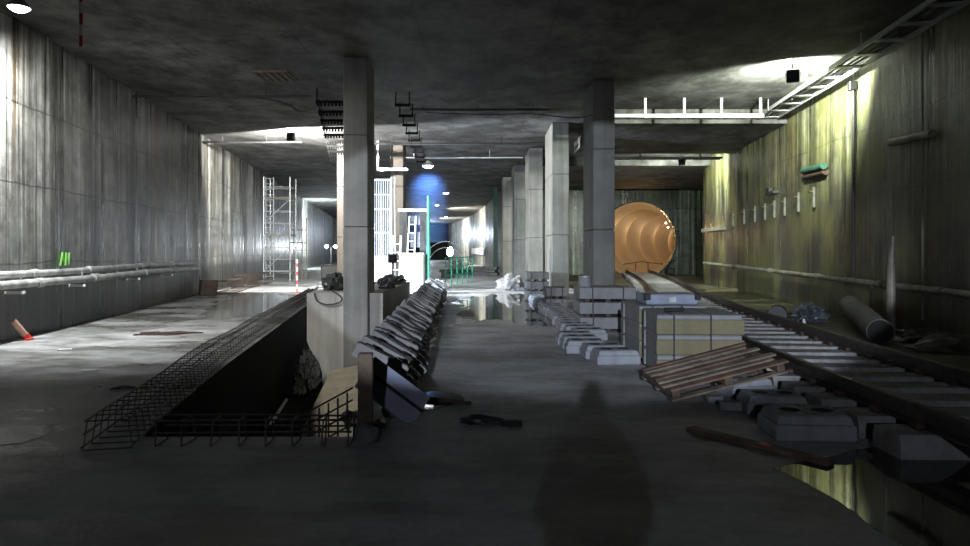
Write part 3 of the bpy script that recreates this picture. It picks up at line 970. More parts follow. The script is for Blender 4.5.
# cable ladder below the ceiling along the right wall
cl = thing('cable_ladder', 'galvanised cable ladder slung under the ceiling along the right wall', 'cable ladder', (0, 0, 0))
def lad(Y, off): return on_right(Y, 5.52, off)
for off in (0.35, 0.95):
    MB().box((lad(9, off) + lad(20.6, off)) / 2, ((lad(9, off) - lad(20.6, off)).length, 0.035, 0.09), rot=Matrix.Rotation(ang_r, 3, 'Z')).build('side_rail', M['galv'], cl)
y = 9.2
first = None
while y < 20.6:
    c = (lad(y, 0.35) + lad(y, 0.95)) / 2
    MB().box(c, (0.16, 0.6, 0.03), rot=Matrix.Rotation(ang_r, 3, 'Z')).build('rung', M['galv'], cl)
    y += 0.95
for y in (10.4, 13.4, 16.4, 19.4):
    for off in (0.33, 0.97):
        MB().tube([on_right(y, 5.48, off), on_right(y, CEIL, off)], 0.012, 6).build('hanger_rod', M['galv'], cl)
cbs = MB()
for k, off in enumerate((0.5, 0.6, 0.75)):
    tag(MB().tube([lad(yy, off + 0.03 * math.sin(yy * 1.3 + k)) + Vector((0, 0, 0.04)) for yy in [9 + 0.6 * i for i in range(20)]], 0.02, 6).build('cable', M['strap'], cl), 'black cable')
# transverse tray and rod pipes
def tray(x0, x1, Y, z, hang, label, mat, r=0.03, name='cable_tray', two=True, top=None):
    t = thing(name, label, name.replace('_', ' '), (0, 0, 0))
    tp_ = top or CEIL
    MB().box(((x0 + x1) / 2, Y, z), (x1 - x0, 0.05, r * 2)).build('side_rail', mat, t)
    if two:
        MB().box(((x0 + x1) / 2, Y + 0.3, z), (x1 - x0, 0.05, r * 2)).build('side_rail', mat, t)
        x = x0 + 0.2
        while x < x1:
            MB().box((x, Y + 0.15, z - r * 0.5), (0.05, 0.3, 0.02)).build('rung', mat, t)
            x += 0.45
    for x in hang:
        MB().box((x, Y - 0.035, (z + tp_) / 2 - 0.03), (0.06, 0.03, tp_ - z + 0.06)).build('hanger', mat, t)
    return t
def P3(px, Y): return (px - 485) / F * Y
tray(3.4, 7.72, 19.4, 5.32, [P3(645, 19.4), P3(684, 19.4), P3(721, 19.4), P3(760, 19.4)], 'white cable tray hung across the track bay ceiling', M['white'], 0.045)
tray(4.0, 9.4, 27.7, 5.25, [P3(640, 27.7), P3(700, 27.7)], 'dark cable tray across the track bay before the end wall', M['blacksteel'], 0.04)
def rodpipe(x0, x1, Y, z, label, hang, mat=None, r=0.035):
    t = thing('ceiling_conduit', label, 'conduit', (0, 0, 0), group='ceiling conduits')
    MB().tube([(x0, Y, z), ((x0 * 2 + x1) / 3, Y, z - 0.02), ((x0 + 2 * x1) / 3, Y, z - 0.01), (x1, Y, z)], r, 8).build('pipe_run', mat or M['blacksteel'], t)
    for x in hang:
        MB().tube([(x, Y, z), (x, Y, CEIL)], 0.012, 6).build('hanger_rod', mat or M['blacksteel'], t)
rodpipe(wl(18.5), -4.6, 18.5, 5.66, 'dark conduit across the left bay ceiling, the nearer one', [-8.3, -7.0, -5.8])
rodpipe(-2.2, 2.6, 20.4, 5.70, 'dark conduit across the middle bay ceiling, the nearer one', [-1.8, -0.2, 1.4])
rodpipe(wl(25.6), -6.7, 25.6, 5.55, 'dark conduit across the left bay ceiling, beside the black floodlight', [-9.6, -8.0])
rodpipe(-4.2, 2.2, 26.0, 5.55, 'dark conduit across the middle bay ceiling, the farther one', [-3.4, -1.4, 0.6], r=0.05)
rodpipe(-4.0, 1.6, 29.5, 5.50, 'pale conduit across the middle bay ceiling before the pendant lamp', [-3.0, 0.2], M['galv'], 0.03)
tray(-4.1, -3.0, 27.0, 4.72, [P3(378, 27)], 'short white cable tray just right of the tall pit column', M['white'], 0.04)

# cable arms receding under the ceiling on both sides of the pit column
def arm_run(x0, x1, slope, Ys, z, label, teeth):
    t = thing('cable_bracket_run', label, 'cable brackets', (0, 0, 0))
    for i, Y in enumerate(Ys):
        a_, b_ = x0 + slope * (Y - Ys[0]), x1 + slope * (Y - Ys[0])
        q = MB().box(((a_ + b_) / 2, Y, z), (b_ - a_, 0.07, 0.07))
        if teeth:
            x = a_ + 0.05
            while x < b_:
                q.box((x, Y, z - 0.065), (0.05, 0.06, 0.09))
                x += 0.095
        q.build('arm', M['silhouette'], t)
        for e in (a_ + 0.03, b_ - 0.03):
            MB().tube([(e, Y, z), (e, Y, CEIL)], 0.018, 6).build('hanger_rod', M['silhouette'], t)
    return t
arm_run(-4.40, -3.20, -0.19, [18.2 + 1.3 * k for k in range(11)], 5.45, 'run of black toothed cable brackets under the ceiling left of the pit column', True)
arm_run(-2.40, -1.98, -0.05, [18.6 + 1.5 * k for k in range(9)], 5.45, 'run of thin black cable brackets under the ceiling right of the pit column', False)
tag(MB().tube(catmull([(-6.6, 18.3, 5.63), (-5.7, 18.35, 5.56), (-5.1, 18.3, 5.38), (-4.75, 17.9, 5.16), (-4.3, 17.85, 5.20)], 6), 0.03, 8).build('hanging_cable', M['strap']), 'black cable sagging from the near conduit to the toothed brackets', 'cable')
tag(MB().tube(catmull([(2.62, 17.1, 4.9), (2.2, 18, 5.0), (1.2, 19, 5.3), (0.2, 19.9, 5.45), (-1.7, 20.3, 5.58)], 6), 0.015, 6).build('hanging_cable', M['strap']), 'thin black cable sagging from the nearest row column across the middle bay', 'cable')

# fittings on the right wall
sg = thing('wall_lamp', 'green edged tube fitting with brown underside high on the right wall', 'wall fitting', on_right(18.4, 3.66, 0.12), ang_r)
MB().tube([(-0.75, 0, 0.06), (0.75, 0, 0.10)], 0.085, 10).build('cover', M['dullgreen'], sg, smooth=True)
MB().tube([(-0.70, -0.06, -0.08), (0.72, -0.06, -0.06)], 0.08, 10).build('housing', M['rust'], sg, smooth=True)
tag(MB().tube([on_right(12.6, 3.70, 0.08), on_right(14.2, 3.78, 0.08)], 0.075, 10).build('tube_fitting', M['pipe_dirty'], smooth=True), 'pale tube fitting on the dark near part of the right wall', 'wall fitting')
sg = thing('wall_bracket', 'small black box bracket on the right wall above the anchor plates', 'bracket', on_right(22.0, 3.4, 0.1), ang_r)
MB().box((0, 0, 0), (0.8, 0.2, 0.09), bev=0.01).build('shelf', M['blacksteel'], sg)
MB().box((0.25, 0.02, 0.1), (0.3, 0.14, 0.14), bev=0.01).build('box', M['black'], sg)
for i, (y, z) in enumerate([(18.6, 3.0), (19.8, 2.95), (21.0, 2.9), (22.0, 2.88), (23.0, 2.86), (24.2, 2.84), (25.6, 2.82), (27.2, 2.8)]):
    q = thing('anchor_plate', 'small pale anchor plate in the row on the right wall, ' + ordw(i + 1) + ' from the camera', 'anchor plate', on_right(y, z, 0.04), ang_r, 'anchor plates')
    MB().box((0, 0, 0), (0.10, 0.07, 0.55), bev=0.008).build('plate', M['bracket'], q)
    MB().tube([(0, 0.02, 0.15), (0, 0.12, 0.15)], 0.03, 8).build('bolt', M['rust'], q)
# ledge on the right wall close to its end
tag(MB().box((on_right(28.6, 2.55, 0.1) + on_right(32.5, 2.45, 0.1)) / 2, (3.9, 0.2, 0.16), rot=Matrix.Rotation(ang_r, 3, 'Z')).build('wall_ledge', M['pipe_dirty']), 'pale ledge beam low on the far end of the right wall', 'ledge')

# rolls and tarps by the wall
ra, rb = Vector((6.66, 11.8, 0.22)), Vector((8.12, 15.6, 0.22))
d = rb - ra
rl = thing('felt_roll', 'big grey roll of felt lying by the right wall', 'roll', (ra + rb) / 2 - Vector((0, 0, 0.22)), math.atan2(d.y, d.x))
vs = []
pts = [(-d.length / 2 + d.length * k / 12, 0.02 * math.sin(k), 0.22 + 0.012 * k + 0.006 * math.cos(2 * k)) for k in range(13)]
MB().tube(pts, [0.21 + 0.012 * math.sin(k * 2.3) for k in range(13)], 22).build('sheet', M['felt'], rl, smooth=True)
MB().tube([(-d.length / 2 - 0.012, 0, 0.22), (-d.length / 2 - 0.002, 0, 0.22)], 0.2, 22).build('end_shade', M['hole'], rl)  # black disc paints the shaded near end of the roll
p = ground(787, 325)
tag(MB().tube([(p.x - 0.1, p.y + 0.25, 0.19), (p.x + 0.12, p.y + 0.75, 0.19)], 0.19, 16).build('black_roll', M['black'], smooth=True), 'short black roll on the floor beyond the track', 'roll')
p = ground(822, 326)
tag(MB().lump((0, 0, 0.17), (0.38, 0.30, 0.24), 12, 0.45, 2.2, sub=4).build('tarp', M['tarp_blue'], loc=(p.x - 0.05, p.y + 0.5, 0)), 'crumpled blue grey tarp between the black roll and the felt roll', 'tarp')
p = ground(804, 327)
tag(MB().lathe([(0.07, 0), (0.045, 0.03), (0.02, 0.16), (0.015, 0.17)], 12).build('small_cone', M['white'], loc=p), 'tiny white cone in front of the crumpled tarp', 'cone')
for i, (px, py, s, l) in enumerate([(905, 345, 0.3, 'dark mud heap right of the felt roll end'), (955, 352, 0.35, 'dark mud heap at the foot of the wall below the pipe')]):
    p = ground(px, py)
    tag(MB().lump((0, 0, 0.05), (s * 1.6, s, 0.2), 33 + i, 0.5).build('mud_heap', M['mud'], loc=(p.x + 0.45 - 0.5 * i, p.y + 0.3 - 0.3 * i, 0)), l, 'mud heap')
p = ground(718, 292)
tag(MB().box((0, 0, 0.06), (1.5, 0.9, 0.12), bev=0.02).build('slab', M['beige'], loc=(p.x, p.y + 0.2, 0.012), rotz=0.3), 'yellowish slab lying beyond the track near the end wall', 'slab')

# silhouettes at the tunnel mouth
eq = thing('pump_set', 'dark pump set standing at the right side of the tunnel mouth', 'pump', (11.7, 44.2, 0.012))
MB().box((0, 0, 0.25), (0.5, 0.4, 0.4), bev=0.04).build('body', M['black'], eq)
MB().tube([(-0.1, 0, 0.4), (-0.1, 0, 0.8), (0.3, 0, 0.95)], 0.05, 8).build('outlet', M['black'], eq)
for sx in (-0.18, 0.18):
    MB().box((sx, 0, 0.03), (0.06, 0.45, 0.06)).build('foot', M['black'], eq)
hb = thing('barrier_rail', 'low dark barrier across the tunnel mouth', 'barrier', (10.7, 48.3, -0.02))
for x in (-1.4, -0.3, 0.55, 1.5):
    MB().tube([(x, 0, 0), (x, 0, 0.75)], 0.03, 6).build('post', M['rust'], hb)
MB().tube([(-1.4, 0, 0.6), (0.1, 0, 0.82), (1.5, 0, 0.65)], 0.03, 6).build('rail', M['rust'], hb)

# ------------------------------------------------------------------ along the left wall
dl_ = Vector((-0.143, 1, 0)).normalized()
nl_ = Vector((1, 0.143, 0)).normalized()
ang_l = math.atan2(1, -0.143)
def on_left(Y, z, off=0.0):
    return Vector((wl(Y), Y, z)) + nl_ * off
for z, off, rr, l in ((0.99, 0.22, 0.075, 'lower of the two pale pipes along the left wall'), (1.17, 0.13, 0.062, 'upper of the two pale pipes along the left wall')):
    t = thing('wall_pipe', l, 'pipe', (0, 0, 0), group='pipes along the left wall')
    MB().tube([on_left(y, z + 0.012 * math.sin(y * 0.8 + z * 5), off) for y in [7 + 0.9 * k for k in range(20)]], rr, 12).build('pipe_run', M['pipe'], t, smooth=True)
    for y in (9.5, 12.9, 15.4, 18.7, 21.5):
        MB().tube([on_left(y, z, off), on_left(y + 0.22, z, off)], rr * 1.22, 12).build('coupling', M['pipe'], t)
        if off > 0.2:
            MB().box(on_left(y - 0.6, z - 0.14, 0.16), (0.05, 0.32, 0.05), rot=Matrix.Rotation(ang_l, 3, 'Z')).build('bracket', M['white'], t)
            MB().tube([on_left(y - 0.6, z - 0.16, 0.25), on_left(y - 0.6, z + 0.16, 0.25)], 0.015, 6).build('clamp', M['galv'], t)
# green spray mark AN on the wall
g = thing('graffiti', 'small green spray-painted letters just above the pipes on the left wall', 'graffiti', on_left(14.55, 1.28, 0.03), ang_l)
def stroke(pts):
    return MB().tube([(-x, 0, z) for x, z in pts], 0.016, 5)
for j, L in enumerate([[[(-0.24, 0.0), (-0.15, 0.26), (-0.06, 0.0)], [(-0.20, 0.10), (-0.09, 0.11)]], [[(0.0, 0.0), (0.02, 0.26), (0.14, 0.02), (0.17, 0.27)]]]):
    q = MB()
    for s_ in L:
        q.tube([(-x, 0, z) for x, z in [(-a_, b_) for a_, b_ in s_]], 0.018, 5)
    q.build('letter', M['lime'], g)
# leaning plastic pipe with red end
a, b = at(13, 321, 12.2), ground(27, 340)
b.z = 0.05
t = thing('plastic_pipe', 'short pinkish plastic pipe with red end leaning at the foot of the left wall', 'pipe', (0, 0, 0))
a = b + (a - b).normalized() * 0.42 + Vector((-0.0, 0, 0))
MB().tube([b, a], 0.055, 12).build('tube', M['pink'], t, smooth=True)
MB().tube([b - (a - b).normalized() * 0.02, b + (a - b).normalized() * 0.07], 0.062, 12).build('end_cap', M['red'], t)
MB().lathe([(0.09, 0), (0.09, 0.03), (0.05, 0.04)], 12, Matrix.Translation((b.x + 0.02, b.y, 0))).build('collar', M['red'], t)
# wire on the floor
q = ground(168, 334.5)
rnd = random.Random(4)
pts = [(0.62 * math.cos(k * 0.7) * (0.5 + 0.5 * rnd.random()), 0.22 * math.sin(k * 0.83) + rnd.uniform(-0.06, 0.06), 0.012 + 0.02 * rnd.random()) for k in range(34)]
tag(MB().tube(catmull(pts, 4), 0.009, 5).build('wire_tangle', M['rust'], loc=q), 'reddish tangle of wire on the left floor', 'wire')
q = ground(123, 389)
tag(MB().tube(catmull([(0.12 * math.cos(k), 0.07 * math.sin(k * 1.1), 0.01 + 0.004 * (k % 3)) for k in range(12)], 4), 0.007, 5).build('wire_tangle', M['rebar'], loc=q), 'small dark loop of wire beside the long cage', 'wire')
for px, py, l in ((65, 350, 'white scrap on the left floor under the pipes'), (270 / 3, 371, 'small pale scrap on the left floor near the wet streak')):
    tag(MB().box((0, 0, 0.008), (0.2, 0.1, 0.014)).build('paper_scrap', M['white'], loc=ground(px, py), rotz=0.3), l, 'scrap')

# cages and boards stored beyond the pipes
bdp = thing('leaning_plate', 'dark plate propped at the left wall beyond the end of the pipes', 'plate', on_left(24.6, 0, 0.42), ang_l)
MB().box((0, -0.02, 0.27), (0.08, 0.62, 0.55), rot=Matrix.Rotation(R(18), 3, 'Y'), bev=0.01).build('panel', M['wood_dark'], bdp)
MB().box((0.12, -0.02, 0.27), (0.05, 0.5, 0.5), rot=Matrix.Rotation(R(18), 3, 'Y'), bev=0.01).build('backing', M['blacksteel'], bdp)
for i, (Y, off, h, L) in enumerate([(25.6, 0.75, 0.45, 2.4), (28.6, 0.7, 0.55, 2.6), (32.0, 0.75, 0.5, 2.4)]):
    q = on_left(Y, 0.0, off)
    cage(L, 0.7, h, 0.3, 'stored rebar cage by the left wall, ' + ordw(i + 1) + ' beyond the pipe ends', q, ang_l, 'rebar cages stored by the left wall', 0.016, 0.12, M['rust'])

# scaffold towers
def scaffold(loc, rotz, w, d, h, step, label, mat, decks=(), ladder=True, r=0.03):
    t = thing('scaffold_tower', label, 'scaffold', loc, rotz)
    for x in (-w / 2, w / 2):
        for y in (-d / 2, d / 2):
            MB().tube([(x, y, 0), (x, y, h)], r, 8).build('standard', mat, t)
            MB().box((x, y, 0.01), (0.14, 0.14, 0.02)).build('base_plate', mat, t)
    z = 0.5
    k = 0
    while z < h:
        for y in (-d / 2, d / 2):
            MB().tube([(-w / 2, y, z), (w / 2, y, z)], r * 0.75, 6).build('ledger', mat, t)
        for x in (-w / 2, w / 2):
            MB().tube([(x, -d / 2, z), (x, d / 2, z)], r * 0.75, 6).build('transom', mat, t)
        if k % 2 == 0 and z + 2 * step < h:
            MB().tube([(-w / 2, -d / 2, z), (w / 2, -d / 2, z + 2 * step)], r * 0.6, 6).build('brace', mat, t)
        z += step
        k += 1
    if ladder:
        xl = -w / 2 + 0.08
        for dx in (0, 0.4):
            MB().tube([(xl + dx, -d / 2 + 0.1, 0.05), (xl + dx, -d / 2 + 0.1, h)], r * 0.8, 6).build('ladder_stile', mat, t)
        z = 0.25
        while z < h:
            MB().tube([(xl, -d / 2 + 0.1, z), (xl + 0.4, -d / 2 + 0.1, z)], r * 0.6, 6).build('ladder_rung', mat, t)
            z += 0.28
    for z in decks:
        MB().box((0, 0, z), (w, d, 0.05)).build('deck', M['wood'], t)
    return t
scaffold((P3(280, 36.5), 36.5, 0), 0, 1.35, 1.1, 5.35, 0.62, 'tall galvanised scaffold tower with ladder beside the left wall', M['galv'], (2.4, 4.3))
scaffold((P3(298, 38.5), 38.5, 0), 0, 0.7, 0.9, 3.4, 1.1, 'low scaffold bay just right of the tall tower', M['pipe_dirty'], (2.0,), False)
tag(MB().tube([(0, 0, 0), (0, 0, 1.25)], 0.03, 8).build('striped_pole', M['stripe'], loc=ground(297, 293)), 'thin red and white striped pole at the far left pit edge', 'pole')
# planks and bags at the far left pit edge
rnd = random.Random(9)
for i in range(7):
    Y = 25.8 + i * 1.5
    x = lerp_edge(PL, Y) - 0.35 + rnd.uniform(-0.25, 0.1)
    tag(MB().box((0, 0, 0.06), (1.5, 0.22, 0.10), bev=0.01).build('plank', M['pale'], loc=(x, Y, 0.0), rotz=ang_l + rnd.uniform(-0.25, 0.25)),
        'pale plank beyond the cages on the left pit edge, ' + ordw(i + 1) + ' from the camera', 'plank', 'planks on the left pit edge')
sk = thing('skip_box', 'dark steel tool box on the left floor by the low scaffold bay', 'tool box', (P3(322, 34), 36, 0), 0.2)
MB().box((0, 0, 0.4), (1.0, 0.7, 0.8), bev=0.03).build('body', M['blacksteel'], sk)
MB().box((0, 0, 0.83), (1.04, 0.74, 0.06), bev=0.01).build('lid', M['blacksteel'], sk)

# ------------------------------------------------------------------ on the footing and behind it
ZF = 0.65
tag(MB().lump((0, 0, 0.14), (0.26, 0.45, 0.25), 14, 0.6, 2.5).build('tarp', M['tarp'], loc=(-3.55, 16.6, ZF)), 'dark tarp bundle on the footing left of the column', 'tarp')
tag(MB().lump((0, 0, 0.12), (0.2, 0.4, 0.2), 15, 0.6, 2.5).build('tarp', M['tarp'], loc=(-2.42, 17.3, ZF)), 'dark tarp bundle on the footing right of the column', 'tarp')
tag(MB().lump((0, 0, 0.08), (0.24, 0.7, 0.14), 16, 0.6, 2.5).build('tarp', M['tarp'], loc=(-2.5, 19.7, ZF)), 'low dark tarp at the far end of the footing', 'tarp')
tag(MB().tube(catmull([(-3.75, 15.38, 0.66), (-3.68, 15.36, 0.48), (-3.45, 15.36, 0.40), (-3.2, 15.36, 0.45), (-3.15, 15.37, 0.55), (-3.3, 15.38, 0.67), (-3.4, 15.6, 0.68)], 6), 0.016, 6).build('hose', M['strap']), 'black hose looped over the front of the footing', 'hose')
# pale frame of bars just right of the column
bf = thing('bar_frame', 'pale tall frame of steel bars behind the pit column', 'bar frame', (P3(381, 24), 24.0, DEP))
w, h = 0.62, 5.75
for k in range(9):
    MB().tube([(-w / 2 + w * k / 8, 0, 0), (-w / 2 + w * k / 8, 0, h)], 0.02, 6).build('bar', M['white'], bf)
for z in (2.6, 3.9, 4.7, 5.2, 5.7):
    MB().tube([(-w / 2 - 0.03, -0.03, z), (w / 2 + 0.03, -0.03, z)], 0.025, 6).build('cross_bar', M['white'], bf)
MB().box((0, 0.05, 2.4), (w, 0.03, 1.4)).build('toe_board', M['bag'], bf)
for px in (391.5, 395):
    tag(MB().tube([(P3(px, 24.5), 24.5, DEP), (P3(px, 24.5), 24.5, 4.15)], 0.03, 8).build('scaffold_tube', M['galv']),
        'upright galvanised tube right of the bar frame, the ' + ('left' if px < 393 else 'right') + ' one of the pair', 'tube', 'upright tubes')
def ladder(p0, p1, w, label, mat):
    p0, p1 = Vector(p0), Vector(p1)
    t = thing('ladder', label, 'ladder', p0)
    d = p1 - p0
    for sx in (-w / 2, w / 2):
        MB().tube([(sx, 0, 0), (d.x + sx * 0.8, d.y, d.z)], 0.028, 6).build('stile', mat, t)
    k = 1
    nr = int(d.length / 0.3)
    for k in range(1, nr):
        f_ = k / nr
        MB().tube([(d.x * f_ - w / 2, d.y * f_, d.z * f_), (d.x * f_ + w / 2, d.y * f_, d.z * f_)], 0.018, 6).build('rung', mat, t)
    return t
ladder((P3(391, 22.6), 22.6, 0.0 + DEP), (P3(397, 24.3), 24.3, 2.1), 0.34, 'pale ladder leaning before the white cabinet', M['white'])
# white cabinet
cb = thing('white_cabinet', 'white site cabinet catching the work light beside the pit', 'cabinet', (P3(411, 25.0), 25.5, 0), 0.0)
MB().box((0, 0, 0.73), (0.86, 0.9, 1.40), bev=0.02).build('body', M['white'], cb)
MB().box((0, 0, 1.46), (0.92, 0.96, 0.06), bev=0.01).build('lid', M['white'], cb)
for sx in (-0.215, 0.215):
    dd = MB().box((sx, -0.462, 0.74), (0.40, 0.02, 1.28), bev=0.004).build('door', M['white'], cb)
    MB().box((sx - math.copysign(0.14, sx), -0.48, 0.8), (0.02, 0.02, 0.14)).build('handle', M['blacksteel'], dd)
MB().box((0, 0, 0.02), (0.84, 0.86, 0.04)).build('plinth', M['black'], cb)
# dark portal frame behind the cabinet
gf = thing('door_frame', 'black steel door frame with white head standing behind the white cabinet', 'frame', (P3(413, 27.2), 27.2, 0))
for x, w in ((-0.36, 0.3), (0.42, 0.3)):
    MB().box((x, 0, 1.55), (w, 0.25, 3.1)).build('jamb', M['black'], gf)
MB().box((-0.0, -0.02, 3.14), (1.1, 0.22, 0.10)).build('head', M['white'], gf)
for z, zz in ((2.0, 0.6), (2.75, 0.35)):
    MB().box((0.08, 0.25, z), (0.42, 0.05, zz)).build('panel', M['bluegrey'], gf)
ladder((P3(409, 26.5), 26.6, 1.0 - 1.0), (P3(413, 27.0), 26.9, 2.9), 0.30, 'white step ladder standing in the black door frame', M['white'])
# green pole and railing
gp = thing('green_pole', 'green painted steel pole rising beside the white cabinet', 'pole', (P3(428.5, 25.8), 25.8, 0))
MB().tube([(0, 0, 0), (0, 0, 3.6)], 0.06, 10).build('shaft', M['green'], gp)
MB().box((0, 0, 0.02), (0.25, 0.25, 0.04)).build('base_plate', M['green'], gp)
MB().tube([(0, 0, 1.45), (0, 0, 1.75)], 0.085, 10).build('sleeve', M['green'], gp)
gr = thing('green_railing', 'green pipe railing right of the green pole', 'railing', (-1.75, 31.0, 0), 1.35)
for k in range(6):
    MB().tube([(k * 1.0, 0, 0), (k * 1.0, 0, 1.25)], 0.03, 6).build('post', M['green'], gr)
for z in (0.45, 0.85, 1.25):
    MB().tube([(0, 0, z), (5, 0, z)], 0.028, 6).build('rail', M['green'], gr)
# sacks
for i, (px, py, s, l) in enumerate([(436, 290, 0.30, 'white sack at the far end of the sleeper row'), (442, 289, 0.22, 'smaller white sack right of the bigger one at the sleeper row end')]):
    p = ground(px, py)
    tag(MB().lump((0, 0, s * 0.5), (s * 1.1, s, s * 0.9), 60 + i, 0.45, 1.8).build('sack', M['bag'], loc=p, smooth=True), l, 'sack')
p = ground(511, 291)
tag(MB().lump((0, 0, 0.2), (0.5, 0.5, 0.42), 66, 0.6, 2.0).build('rubble_heap', M['pale'], loc=(p.x, p.y + 0.4, 0)), 'pale rubble heap at the foot of the third row column', 'rubble heap')
# plant and clutter far down the middle tunnel
rnd = random.Random(12)
for i, (px, Y, sx, sz, mat, l) in enumerate([
    (447, 40, 0.7, 0.5, 'darkblock', 'dark materials stack on the left of the far tunnel floor'),
    (462, 46, 1.2, 0.35, 'green', 'low green formwork stack in the far middle tunnel'),
    (478, 52, 1.4, 0.4, 'rubble', 'grey materials stack under the far curved wall'),
    (455, 60, 1.2, 0.8, 'pale', 'pale materials stack far down the middle tunnel'),
    (492, 44, 0.7, 0.55, 'darkblock', 'dark materials stack below the slim green column')]):
    t = thing('material_stack', l, 'stack', (P3(px, Y), Y, 0), rnd.uniform(-0.2, 0.2))
    for k in range(3):
        MB().box((rnd.uniform(-0.1, 0.1), 0, sz / 3 * (k + 0.5)), (sx, 0.9, sz / 3 * 0.9), bev=0.02).build('layer', M[mat], t)
rp = thing('hoop_frame', 'thin steel hoop frame in the far middle tunnel', 'hoop', (P3(446, 55), 55, 0))
for rr in (1.5, 1.9):
    MB().tube([(rr * math.cos(PI * k / 16), 0, rr * 1.2 * math.sin(PI * k / 16)) for k in range(17)], 0.03, 6).build('hoop', M['galv'], rp)
bn = MB()
bp = [Vector((x - 0.16, y)) for x, y in cv if 64 < y < 83]
for a, b in zip(bp, bp[1:]):
    bn.prism([(a.x, a.y), (b.x, b.y), (b.x + 0.03, b.y), (a.x + 0.03, a.y)], 1.15, 1.8)
tag(bn.build('banner', M['white']), 'white banner on the far curved wall', 'banner')

# ------------------------------------------------------------------ ceiling bits
hs = MB().box((0, 0, -0.65), (0.045, 0.012, 1.3))
tag(hs.build('hanging_tape', M['stripe'], loc=(-5.8, 10.05, CEIL)), 'red and white striped tape hanging from the ceiling at left', 'tape')
hg = thing('ceiling_grille', 'rusty grille set in the left bay ceiling', 'grille', (P3(275, 16.8), 16.8, CEIL))
MB().box((0, 0, -0.02), (0.85, 0.9, 0.04)).build('plate', M['wood_red'], hg)
for k in range(5):
    MB().box((-0.34 + 0.17 * k, 0, -0.055), (0.05, 0.85, 0.03)).build('bar', M['rust'], hg)

# ------------------------------------------------------------------ puddles
def puddle(pts, label, seed, z=0.005, mat='water', amp=1.0):
    P = [Vector((x, y, 0)) for x, y in pts]
    sm = catmull([tuple(v) for v in P] + [tuple(P[0])], 10)[:-1]
    c = sum((Vector(s) for s in sm), Vector()) / len(sm)
    o = []
    for s_ in sm:
        v = Vector(s_)
        k = 1 + amp * 0.30 * noise.noise(v * 2.1 + Vector((seed, 0, 0))) + amp * 0.14 * noise.noise(v * 6.3 + Vector((seed, 3, 0)))
        o.append(c + (v - c) * k)
    m = MB()
    m.add([(v.x - c.x, v.y - c.y, 0) for v in o] + [(v.x - c.x, v.y - c.y, -0.004) for v in o],
          [tuple(range(len(o)))] + [(i, (i + 1) % len(o), len(o) + (i + 1) % len(o), len(o) + i) for i in range(len(o))])
    return tag(m.build('puddle', M[mat], loc=(c.x, c.y, z)), label, 'puddle', 'puddles')
def gp2(L): return [tuple(ground(a, b)[:2]) for a, b in L]
puddle(gp2([(462, 300), (500, 294), (530, 297), (540, 303), (562, 318), (558, 325), (510, 323), (466, 318)]), 'dark puddle across the middle floor beside the block row', 1)
puddle(gp2([(770, 468), (832, 456), (868, 447), (905, 446), (985, 470), (1010, 560), (930, 560), (885, 535), (850, 510), (815, 488)]), 'dark puddle reflecting the wall beside the plank', 2, amp=0.3)
puddle(gp2([(10, 428), (45, 428), (52, 436), (20, 444), (-30, 444), (-20, 432)]), 'small dark puddle at the left edge before the long cage', 3, mat='film')
puddle(gp2([(215, 301), (262, 293), (290, 296), (285, 306), (240, 318), (205, 316)]), 'wide puddle on the left floor before the stored cages', 4, mat='film')
puddle(gp2([(408, 398), (440, 392), (462, 399), (440, 408), (412, 408)]), 'glinting puddle at the near end of the sleeper row', 6)

# ------------------------------------------------------------------ lamps
def add_light(typ, name, loc, energy, color, size=0.1, direction=None, cone=None, blend=0.15):
    ld = bpy.data.lights.new(name, typ)
    ld.energy = energy
    ld.color = color
    ld.shadow_soft_size = size
    if typ == 'SPOT':
        ld.spot_size = R(cone); ld.spot_blend = blend
    o = bpy.data.objects.new(name, ld)
    col.objects.link(o)
    o.location = loc
    if direction is not None:
        o.rotation_euler = Vector(direction).to_track_quat('-Z', 'Y').to_euler()
    return o
def floodlight(loc, d, size, label, energy, color, cone=168, blend=0.2, stand=False, hang=True, up=0.0):
    d = Vector((d[0], d[1], 0)).normalized()
    rz = math.atan2(d.y, d.x) - PI / 2
    t = thing('floodlight', label, 'floodlight', loc, rz, 'floodlights')
    s = size
    MB().box((0, 0, 0), (s, s * 0.5, s), bev=s * 0.06).build('housing', M['black'], t)
    for k in range(5):
        MB().box((-s * 0.36 + s * 0.18 * k, -s * 0.28, 0), (s * 0.05, s * 0.1, s * 0.8)).build('fin', M['black'], t)
    MB().box((0, s * 0.256, 0), (s * 0.86, 0.012, s * 0.86)).build('lens', M['lamp_w'] if color[1] <= 0.97 else M['lamp_g'], t)
    MB().tube([(-s * 0.56, 0, 0), (-s * 0.56, 0, s * 0.62), (s * 0.56, 0, s * 0.62), (s * 0.56, 0, 0)], s * 0.035, 6).build('yoke', M['galv'], t)
    if hang:
        MB().tube([(0, 0, s * 0.6), (0, 0, CEIL - loc[2])], 0.02, 6).build('stem', M['galv'], t)
    if stand:
        MB().tube([(0, 0, -s * 0.5), (0, 0, -stand)], 0.02, 6).build('stem', M['black'], t)
    add_light('SPOT', 'flood_beam', Vector(loc) + d * (s * 0.35), energy, color, 0.10, (d.x, d.y, up), cone, blend)
    return t
WHITE_G = (0.92, 1.0, 0.86)
WHITE = (0.98, 0.97, 0.93)
BLUE = (0.72, 0.84, 1.0)
floodlight((6.73, 15.3, 5.40), (0.42, 0.90), 0.27, 'black floodlight hung over the track bay before the right wall', 7500, WHITE_G, 172, 0.75, up=0.34)
floodlight((P3(682, 28.6), 28.6, 5.20), (0.5, 0.86), 0.27, 'small black floodlight hung near the end wall of the track bay', 2800, WHITE_G, 172, 0.15)
floodlight((P3(291, 24), 24.0, 5.48), (0.28, 0.96), 0.28, 'black floodlight hung in the left bay', 17000, WHITE, 177, 0.2, up=0.12)
